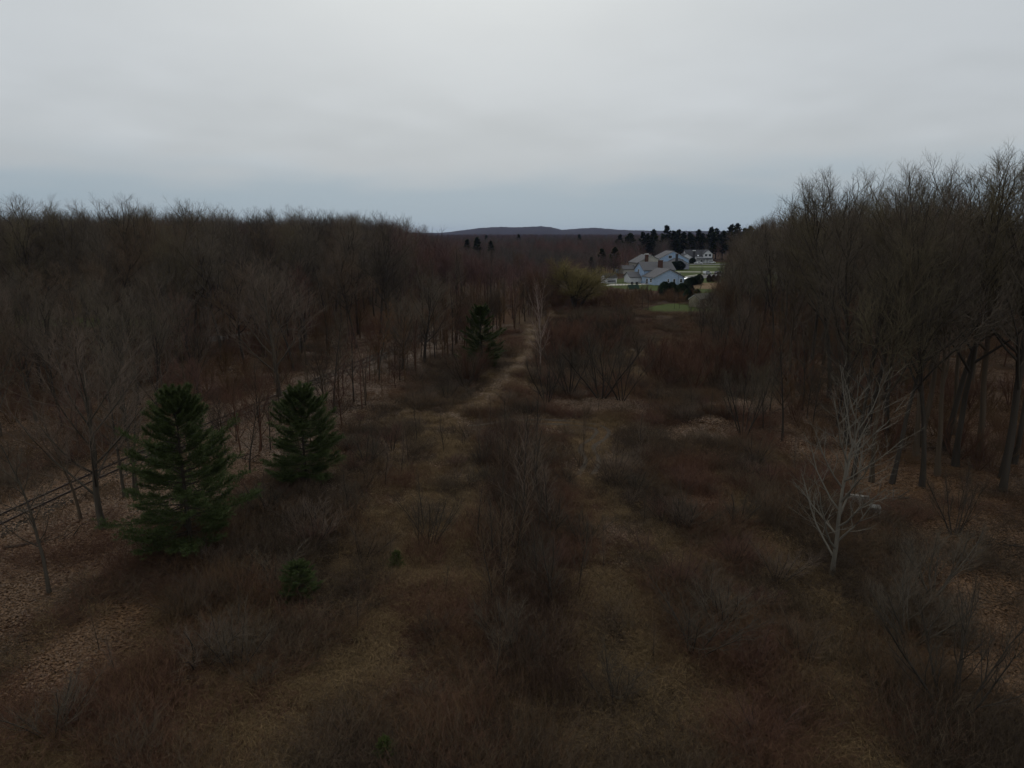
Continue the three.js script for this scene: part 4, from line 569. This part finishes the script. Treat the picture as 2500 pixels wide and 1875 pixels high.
{ // cream house behind it
  const h = thing('house', 'cream gabled house with tall dark chimney behind the pale blue house', 'house', 69.5, -350, { y: 0, turn: 0.18 });
  const a = block(h, 0, 0, 14, 13, 5.6, 9.3, 0, siding.cream, shingle.brown);
  opening(a.wall, 'window', 3.6, 4.6, 6.52, 1.2, 1.5, 'front'); opening(a.wall, 'window', 4.2, 1.6, 6.52, 1.6, 1.4, 'front');
  const ch = mesh('chimney', box(1.6, 9.8, 1, -2.6, 4.9, 7.02), brickMat, h); mesh('chimney_cap', box(1.9, 0.35, 1.3, -2.6, 9.98, 7.02), M(0.7, 0.68, 0.64), ch);
  const c = block(h, -10.4, 1, 7, 7, 2.4, 4, Math.PI / 2, siding.cream, shingle.brown); opening(c.wall, 'window', 3.52, 1.4, 0, 1.5, 1.2, 'right');
}
{ // bluish grey house
  const h = thing('house', 'blue-grey house with two gables and a dark chimney, third along', 'house', 96, -396, { y: 0, turn: 0.15 });
  const a = block(h, -2, -5, 19, 12, 5.4, 10, 0, siding.blue, shingle.brown); opening(a.wall, 'window', -2, 6.8, 6.02, 2, 1.6, 'front'); opening(a.wall, 'window', 5.6, 4.6, 6.02, 1.3, 1.5, 'front');
  const b = block(h, -1.5, 4.5, 13, 7, 2.9, 6, 0, siding.grey, shingle.brown); opening(b.wall, 'window', 2.6, 1.7, 3.52, 1.6, 1.5, 'front'); opening(b.wall, 'window', -4, 1.7, 3.52, 1.4, 1.4, 'front');
  const ch = mesh('chimney', box(1.3, 8.6, 0.9, -3, 4.3, 8.47), dark, h); mesh('chimney_cap', box(1.5, 0.2, 1.1, -3, 8.7, 8.47), brickMat, ch);
}
{ // white house at the far end
  const h = thing('house', 'white house with dark roof, skylights and gable dormer at the far end', 'house', 126.5, -472, { y: 0, turn: 0.1, scale: 0.72 });
  const a = block(h, -9, 0, 16, 13, 4.6, 9, 0, siding.white, shingle.dark); // left gable
  const ch = mesh('chimney', box(2, 11.8, 1.1, -2.2, 5.9, 7.07), dark, h); mesh('chimney_cap', box(2.6, 0.45, 1.6, -2.2, 12.03, 7.07), M(0.8, 0.8, 0.78), ch);
  const b = block(h, 4, -3, 13, 24, 6.6, 12.4, Math.PI / 2, siding.white, shingle.dark); // long ridge
  const d = block(h, 12.5, 1.6, 8.6, 7, 9, 12.6, 0, siding.white, shingle.dark, 0.6); // dormer
  opening(d.wall, 'window', -1.9, 7.6, 3.52, 2.5, 2.2, 'front'); opening(d.wall, 'window', 1.9, 7.6, 3.52, 2.5, 2.2, 'front');
  mesh('porch_roof', box(16, 0.25, 3.6, 9, 4.6, 6.7, 0, 0.24), shingle.dark, h);
  for (const x of [4, 9.2, 12.6, 16.2]) mesh('porch_column', new THREE.CylinderGeometry(0.2, 0.24, 4.1, 10).translate(x, 2.05, 7.9), trim, h);
  opening(b.wall, 'door', -6.52, 1.3, 6, 1.2, 2.2, 'left', dark); opening(b.wall, 'window', -6.52, 2, 9.4, 2, 1.8, 'left'); opening(b.wall, 'window', -6.52, 2, 2.4, 2, 1.8, 'left');
  for (const [x, y, z] of [[-0.2, 9.9, 1.2], [-0.2, 8.1, 3.2], [3.4, 8.1, 3.2]]) { const m = mesh('skylight', box(1.7, 0.16, 1.1), new THREE.MeshPhysicalMaterial({ color: C(0.75, 0.78, 0.8), roughness: 0.08, metalness: 0.6 }), b.roof); m.position.set(-(z + 3) , 12.4 + 0.36 - (5.8 / 6.5) * (z + 3), x - 4); m.rotation.z = Math.atan(5.8 / 6.5); }
}
// ---------------------------------------------------------------- sheds
{
  const s = thing('garden_shed', 'small white shed with dark roof on the patio left of the blue house', 'shed', 40.2, -278.5, { y: 0, turn: 0.36, scale: 0.82 });
  const a = block(s, 0, 0, 4.6, 6.4, 2.9, 4.7, Math.PI / 2, siding.white, shingle.dark, 0.3); opening(a.wall, 'window', 0.2, 1.9, -3.22, 0.5, 1, 'back');
  mesh('bar_counter', box(4.4, 0.5, 0.4, 0.2, 1.2, 2.52), dark, s); mesh('hatch', box(4.4, 0.9, 0.06, 0.2, 1.95, 2.34), M(0.5, 0.5, 0.52), s); mesh('corner_post', box(0.4, 2.8, 0.16, 2.9, 1.42, 2.39), trim, s);
  const t = thing('garden_shed', 'tan shed with olive roof half hidden by the right wood', 'shed', 53.6, -187.5, { y: 0, turn: 0.5, scale: 0.8 });
  block(t, 0, 0, 5, 8, 2.9, 4.4, Math.PI / 2, siding.tan, shingle.olive, 0.25); mesh('corner_post', box(0.16, 2.85, 0.16, -4.03, 1.44, 2.53), trim, t);
  const b = thing('garden_shed', 'small blue-grey shed far left of the cream house', 'shed', 56.5, -352, { y: 0, turn: 0.25 });
  block(b, 0, 0, 4, 6.4, 2.4, 3.6, Math.PI / 2, siding.blue, shingle.olive, 0.2); mesh('door', box(1.4, 2, 0.06, 2.4, 1.02, 2.04), trim, b);
}
// ---------------------------------------------------------------- yard things
{
  const post = new THREE.CylinderGeometry(0.04, 0.04, 1.3, 6).translate(0, 0.65, 0);
  const f = thing('patio_fence', 'thin dark railing along the near side of the pale patio', 'fence', 0, 0, { y: 0.03 }); const A = [36.8, -264.6], B = [56.4, -269.8], n = 14;
  for (let k = 0; k <= n; k++) mesh('fence_post', post, dark, f).position.set(mix(A[0], B[0], k / n), 0, mix(A[1], B[1], k / n));
  for (const y of [0.25, 1.2]) { const L = Math.hypot(B[0] - A[0], B[1] - A[1]), m = mesh('fence_rail', box(L, 0.04, 0.03), dark, f); m.position.set((A[0] + B[0]) / 2, y, (A[1] + B[1]) / 2); m.rotation.y = Math.atan2(-(B[1] - A[1]), B[0] - A[0]); }
  [[48.4, -270.6, 'left'], [50.4, -270.8, 'right']].forEach(([x, z, w]) => { const t = thing('planter_tub', `black round tub on the pale patio, the ${w} one of two`, 'tub', x, z, { y: 0.05, group: 'black tubs on the patio' }); mesh('tub', new THREE.LatheGeometry([[0, 0], [0.42, 0], [0.5, 0.1], [0.56, 0.85], [0.62, 0.9], [0.62, 1], [0.5, 1], [0.47, 0.88], [0, 0.85]].map(([a, b]) => new THREE.Vector2(a, b)), 18), dark, t); });
  const g = thing('patio_grill', 'covered dark grill against the left corner of the blue house', 'grill', 57, -272.5, { y: 0.05 }); mesh('cover', new THREE.SphereGeometry(0.9, 14, 10, 0, 6.2832, 0, Math.PI / 2).scale(1.3, 0.6, 0.6).translate(0, 0.8, 0), dark, g); mesh('cart', box(1.9, 0.8, 0.9, 0, 0.4), dark, g);
  const w = thing('swing_frame', 'dark green A-shaped swing frame on the lawn before the blue house', 'swing set', 42.6, -236, { y: 0, turn: 0.3 }); const wm = M(0.03, 0.05, 0.035);
  for (const s of [-1.9, 1.9]) for (const q of [-1, 1]) { const m = mesh('leg', new THREE.CylinderGeometry(0.07, 0.07, 2.7, 8), wm, w); m.position.set(s, 1.25, q * 0.55); m.rotation.x = -q * 0.41; }
  mesh('crossbar', new THREE.CylinderGeometry(0.08, 0.08, 4, 8).rotateZ(Math.PI / 2).translate(0, 2.46, 0), wm, w); mesh('canopy', box(4.2, 0.06, 1.9, 0, 1.7, 0.62, 0, 0.95), wm, w);
  const l = thing('sun_lounger', 'white lounger lying on the lawn left of the blue house', 'lounger', 56, -300, { y: 0.03, turn: 0.6 }); mesh('bed', box(1.9, 0.1, 0.7, 0.2, 0.35), trim, l); mesh('backrest', box(0.9, 0.1, 0.7, -1, 0.62, 0, 0, 0, -0.6), trim, l); for (const x of [-0.6, 1]) for (const z of [-0.28, 0.28]) mesh('leg', box(0.06, 0.32, 0.06, x, 0.16, z), trim, l);
}
// round clipped evergreens: foliage of many short sprays on a stem
function evergreen(seed, n) { const r = rng(seed), B = new Tubes(true), T = new Tubes(true); T.tube([[0, -0.05, 0], [0, 0.5, 0], [0, 0.9, 0]], [0.04, 0.035, 0.01], 6, () => 0.8 + r() * 0.4); for (let k = 0; k < n; k++) { const h = Math.pow(r(), 0.85), a = r() * 6.283, R = 0.42 * Math.pow(Math.sin(Math.PI * clamp(h * 0.86 + 0.12)), 0.7) * (0.72 + 0.36 * r()), p = [Math.cos(a) * R, h * 0.96 + 0.02, Math.sin(a) * R], d = norm([Math.cos(a), 0.9 * (r() - 0.1), Math.sin(a)]); for (let q = 0; q < 4; q++) { const nd = turnOff(d, 0.2 + r() * 0.8, r() * 6.28), u = norm([-nd[2], 0.2, nd[0]]), L = 0.05 + r() * 0.07, w = 0.013; B.tri([p[0] - u[0] * w, p[1] - u[1] * w, p[2] - u[2] * w], [p[0] + u[0] * w, p[1] + u[1] * w, p[2] + u[2] * w], [p[0] + nd[0] * L, p[1] + nd[1] * L, p[2] + nd[2] * L], norm([Math.cos(a), 0.7, Math.sin(a)])); } } return { trunk: T.geo(), crown: B.geo(), top: 1 }; }
P.evergreen = [evergreen(41, 2600), evergreen(42, 2600)];
const green = vc(0.028, 0.046, 0.02), rustGreen = vc(0.05, 0.032, 0.022);
[[50.4, -221, 4.6, 1.1, 'leftmost big dark evergreen bush before the blue house'], [53, -222, 4.4, 1.1, 'second big dark evergreen bush before the blue house'], [55.8, -220, 4.2, 1.15, 'third big dark evergreen bush before the blue house'], [58.6, -222.5, 4, 1.1, 'rightmost big dark evergreen bush before the blue house'], [53.4, -203, 3.8, 0.8, 'tall narrow evergreen left of the tan shed'], [57, -206, 3.4, 0.85, 'rounded evergreen behind the tan shed roof ridge'], [69.6, -264, 3.2, 1.3, 'left dark hedge bush in front of the parked cars'], [72, -268, 3.2, 1.4, 'middle dark hedge bush in front of the parked cars'], [74.4, -271, 3.4, 1.3, 'right dark hedge bush in front of the parked cars'], [76.4, -274, 4, 1, 'tall hedge bush at the driveway bend'], [91.4, -382, 4.6, 1.6, 'left half of the broad dark bush by the blue-grey house'], [95, -383, 4.9, 1.6, 'right half of the broad dark bush by the blue-grey house'], [124, -464.5, 4, 1.3, 'dark bush against the white house front']].forEach(([x, z, h, w, label], k) => plant('evergreen', k, 'evergreen_bush', label, 'bush', x, z, h, bark.dark, green, { wide: w, group: 'dark evergreen bushes of the yards' }));
[[83.6, -285, 'left'], [85.8, -286, 'middle'], [88, -287, 'right']].forEach(([x, z, w], k) => plant('evergreen', k, 'evergreen_bush', `${w} one of the three brown-green cones beside the drive`, 'bush', x, z, 3.1, bark.dark, rustGreen, { wide: 0.8, group: 'brown-green cones beside the drive' }));
// ---------------------------------------------------------------- vehicles
const paint = (r, g, b) => new THREE.MeshPhysicalMaterial({ color: C(r, g, b), roughness: 0.35, metalness: 0.2, clearcoat: 1, clearcoatRoughness: 0.08 });
const tyreMat = M(0.02, 0.02, 0.02), rimMat = M(0.4, 0.4, 0.42, { metalness: 0.8, roughness: 0.35 }), lampMat = M(0.7, 0.7, 0.66, { roughness: 0.2 }), redLamp = M(0.35, 0.02, 0.02, { roughness: 0.2 });
const bodyShape = { sedan: [[-2.25, 0.35], [-2.3, 0.75], [-2.1, 0.95], [-1.55, 1], [-0.95, 1.42], [0.35, 1.45], [1.05, 0.98], [2.05, 0.86], [2.3, 0.65], [2.28, 0.35]], suv: [[-2.3, 0.42], [-2.35, 0.95], [-2.2, 1.1], [-1.95, 1.68], [0.4, 1.72], [1.05, 1.14], [2.1, 1.02], [2.33, 0.75], [2.3, 0.42]], pickup: [[-2.8, 0.5], [-2.85, 1.05], [-0.75, 1.07], [-0.6, 1.75], [0.75, 1.78], [1.4, 1.18], [2.6, 1.08], [2.8, 0.8], [2.78, 0.5]] };
const glassShape = { sedan: [[-1.45, 1.0], [-0.9, 1.37], [0.32, 1.4], [0.92, 1.0]], suv: [[-2.02, 1.12], [-1.84, 1.6], [0.36, 1.64], [0.92, 1.14]], pickup: [[-0.62, 1.14], [-0.5, 1.68], [0.72, 1.7], [1.26, 1.16]] };
function extruded(pts, width, bevel) { const g = new THREE.ExtrudeGeometry(new THREE.Shape(pts.map(([x, y]) => new THREE.Vector2(x, y))), { depth: width - bevel * 2, bevelEnabled: bevel > 0, bevelSize: bevel, bevelThickness: bevel, bevelSegments: 2, bevelOffset: -bevel }); g.translate(0, 0, -width / 2 + bevel); return g; }
function vehicle(name, type, label, x, z, turn, mat) {
  const v = thing(name, label, type === 'pickup' ? 'truck' : 'car', x, z, { y: 0.08, turn, group: 'vehicles parked at the houses' }), L = type === 'pickup' ? 1.75 : 1.4;
  const body = mesh('body', extruded(bodyShape[type], 1.8, 0.1), mat, v); mesh('side_window', extruded(glassShape[type], 1.83, 0), glass, v);
  const q = glassShape[type], a = q[2], b = q[3]; mesh('windscreen', box(Math.hypot(b[0] - a[0], b[1] - a[1]), 0.03, 1.5, (a[0] + b[0]) / 2 + 0.05, (a[1] + b[1]) / 2 + 0.05, 0, 0, 0, Math.atan2(b[1] - a[1], b[0] - a[0])), glass, v);
  if (type === 'pickup') mesh('load_bed', box(1.9, 0.05, 1.45, -1.8, 1.09, 0), dark, v);
  for (const wx of [-L, L]) for (const wz of [-0.8, 0.8]) { const w = mesh('wheel', new THREE.CylinderGeometry(0.36, 0.36, 0.24, 18).rotateX(Math.PI / 2), tyreMat, v); w.position.set(wx, 0.36, wz); mesh('rim', new THREE.CylinderGeometry(0.21, 0.21, 0.26, 12).rotateX(Math.PI / 2), rimMat, w); }
  const end = bodyShape[type].reduce((m, p) => Math.max(m, p[0]), 0); for (const wz of [-0.62, 0.62]) { mesh('headlight', box(0.12, 0.16, 0.34, end - 0.06, 0.72, wz), lampMat, v); mesh('tail_light', box(0.1, 0.2, 0.28, -end + 0.03, 0.82, wz), redLamp, v); }
  return v;
}
const white = paint(0.75, 0.76, 0.77), silver = paint(0.5, 0.51, 0.53), black = paint(0.02, 0.02, 0.024), blueCar = paint(0.05, 0.06, 0.1);
vehicle('pickup_truck', 'pickup', 'white pickup truck parked before the far white house', 125, -453, 0.1, white);
vehicle('parked_car', 'suv', 'white car right of the pickup at the far white house', 138, -466, -0.3, white);
vehicle('parked_car', 'suv', 'silver car on the asphalt drive beside the lawn', 98, -338, 0.6, silver);
vehicle('parked_car', 'suv', 'black car behind the silver one on the asphalt drive', 103.5, -337, 0.5, black);
vehicle('parked_car', 'sedan', 'dark car with pale bonnet nearest the corner of the blue house', 74, -297, 0.9, silver);
vehicle('parked_car', 'sedan', 'white car in front of the hedge beside the blue house', 76.6, -293, 0.75, white);
vehicle('parked_car', 'suv', 'dark blue car showing above the roof edge of the blue house', 80.5, -331, 0.2, blueCar);
// ---------------------------------------------------------------- debris in the right-hand wood and foreground
{
  const t = thing('stone_wall_stub', 'short crumbling stub of pale stone blocks at the foot of the right wood', 'wall', 25.3, -45.6, { turn: -0.35 }), tones = [M(0.2, 0.185, 0.165), M(0.15, 0.138, 0.12), M(0.24, 0.225, 0.2)], r = rng(7);
  [[0, 5, 0.62], [0.13, 4, 0.4], [0, 5, 0.2], [0.1, 6, 0.02]].forEach(([off, n, y]) => { for (let k = 0; k < n; k++) { const g = box(0.24 + r() * 0.06, 0.2, 0.24 + r() * 0.06); const m = mesh('stone_block', g, tones[Math.floor(r() * 3)], t); m.position.set(-0.7 + off + k * 0.31, y + 0.12, (r() - 0.5) * 0.07); m.rotation.set((r() - 0.5) * 0.1, (r() - 0.5) * 0.25, (r() - 0.5) * 0.1); } });
  const b = thing('metal_cabinet', 'rusting grey metal cabinet with white lid dumped in front of the stone blocks', 'cabinet', 25.6, -43.8, { turn: -0.3 }); mesh('body', box(0.62, 0.8, 0.5, 0, 0.42), M(0.13, 0.145, 0.14, { map: grain }), b); mesh('lid', box(0.68, 0.09, 0.56, 0, 0.87, 0, 0, 0.12), M(0.17, 0.165, 0.15), b); mesh('handle', box(0.16, 0.03, 0.05, 0, 0.6, 0.27), rimMat, b);
  const p = thing('broken_panel', 'broken yellowish boards lying in the bottom right corner', 'boards', 20.9, -23.3, { turn: 0.5 }); [[0, 0.1, 0.2, 0.9], [0.25, 0.13, -0.05, 0.8], [0.52, 0.1, 0.1, 1]].forEach(([x, y, z, l], k) => { const m = mesh('plank', box(0.22, 0.03, l, 0, 0, 0), M(0.42 - k * 0.04, 0.36 - k * 0.03, 0.2), p); m.position.set(x, y + 0.05, z); m.rotation.set(0.05, 0.1 * k, 0.12); });
  const log = (x, z, L, R, turn, label, mat) => { const q = rng(Math.round(x * 7 - z)), T = new Tubes(true), pts = [], rr = []; for (let k = 0; k <= 8; k++) { pts.push([(k / 8 - 0.5) * L, R * 0.7 + (q() - 0.5) * R * 0.7, (q() - 0.5) * R * 2.4]); rr.push(R * mix(1, 0.45, k / 8)); } T.tube(pts, rr, 8, () => 0.7 + q() * 0.5); const C2 = new Tubes(true); for (let k = 0; k < 4; k++) { const a = pts[3 + k]; C2.tube([a, [a[0] + 0.5 + q() * 0.5, a[1] + 0.4 + q() * 0.5, a[2] + (q() - 0.5) * 1.4], [a[0] + 1.1, a[1] + 0.7, a[2] + (q() - 0.5) * 2]], [R * 0.35, R * 0.2, 0], 5, () => 1); } const g = thing('fallen_log', label, 'log', x, z, { turn }); mesh('log', T.geo(), mat, g); mesh('broken_branch', C2.geo(), mat, g); };
  log(28, -46.5, 4.6, 0.14, 0.4, 'fallen log lying beside the stone blocks', bark.grey); log(40, -66, 6, 0.18, 0.1, 'fallen log on the litter deep in the right wood', bark.dark); log(31, -40, 5, 0.1, -0.2, 'thin fallen trunk on the litter at the right edge', bark.dark); log(-30.5, -40.5, 5, 0.12, 0.35, 'fallen log below the largest verge tree', bark.dark); log(-25, -58, 5.5, 0.12, -0.5, 'toppled dark branch between the two near pines', bark.dark); log(-15.2, -26.6, 1.5, 0.03, -0.7, 'pale dead stick lying on the foreground brush at left', twig.pale);
}

// things that look alike are told apart by their order from left to right
{
  const alike = {}; for (const o of scene.children) if (o.userData.group) (alike[o.userData.label] ??= []).push(o);
  const tens = ['twenty', 'thirty', 'forty'], nth = (k) => NTH[k] ?? `${tens[Math.floor((k + 1) / 10) - 2]}-${['', ...NTH][(k + 1) % 10] || 'odd'}`;
  for (const list of Object.values(alike)) if (list.length > 1) { list.sort((a, b) => a.position.x / -a.position.z - b.position.x / -b.position.z); list.forEach((o, k) => { o.userData.label += `, ${nth(k)} from the left`; }); }
}
renderer.render(scene, camera);
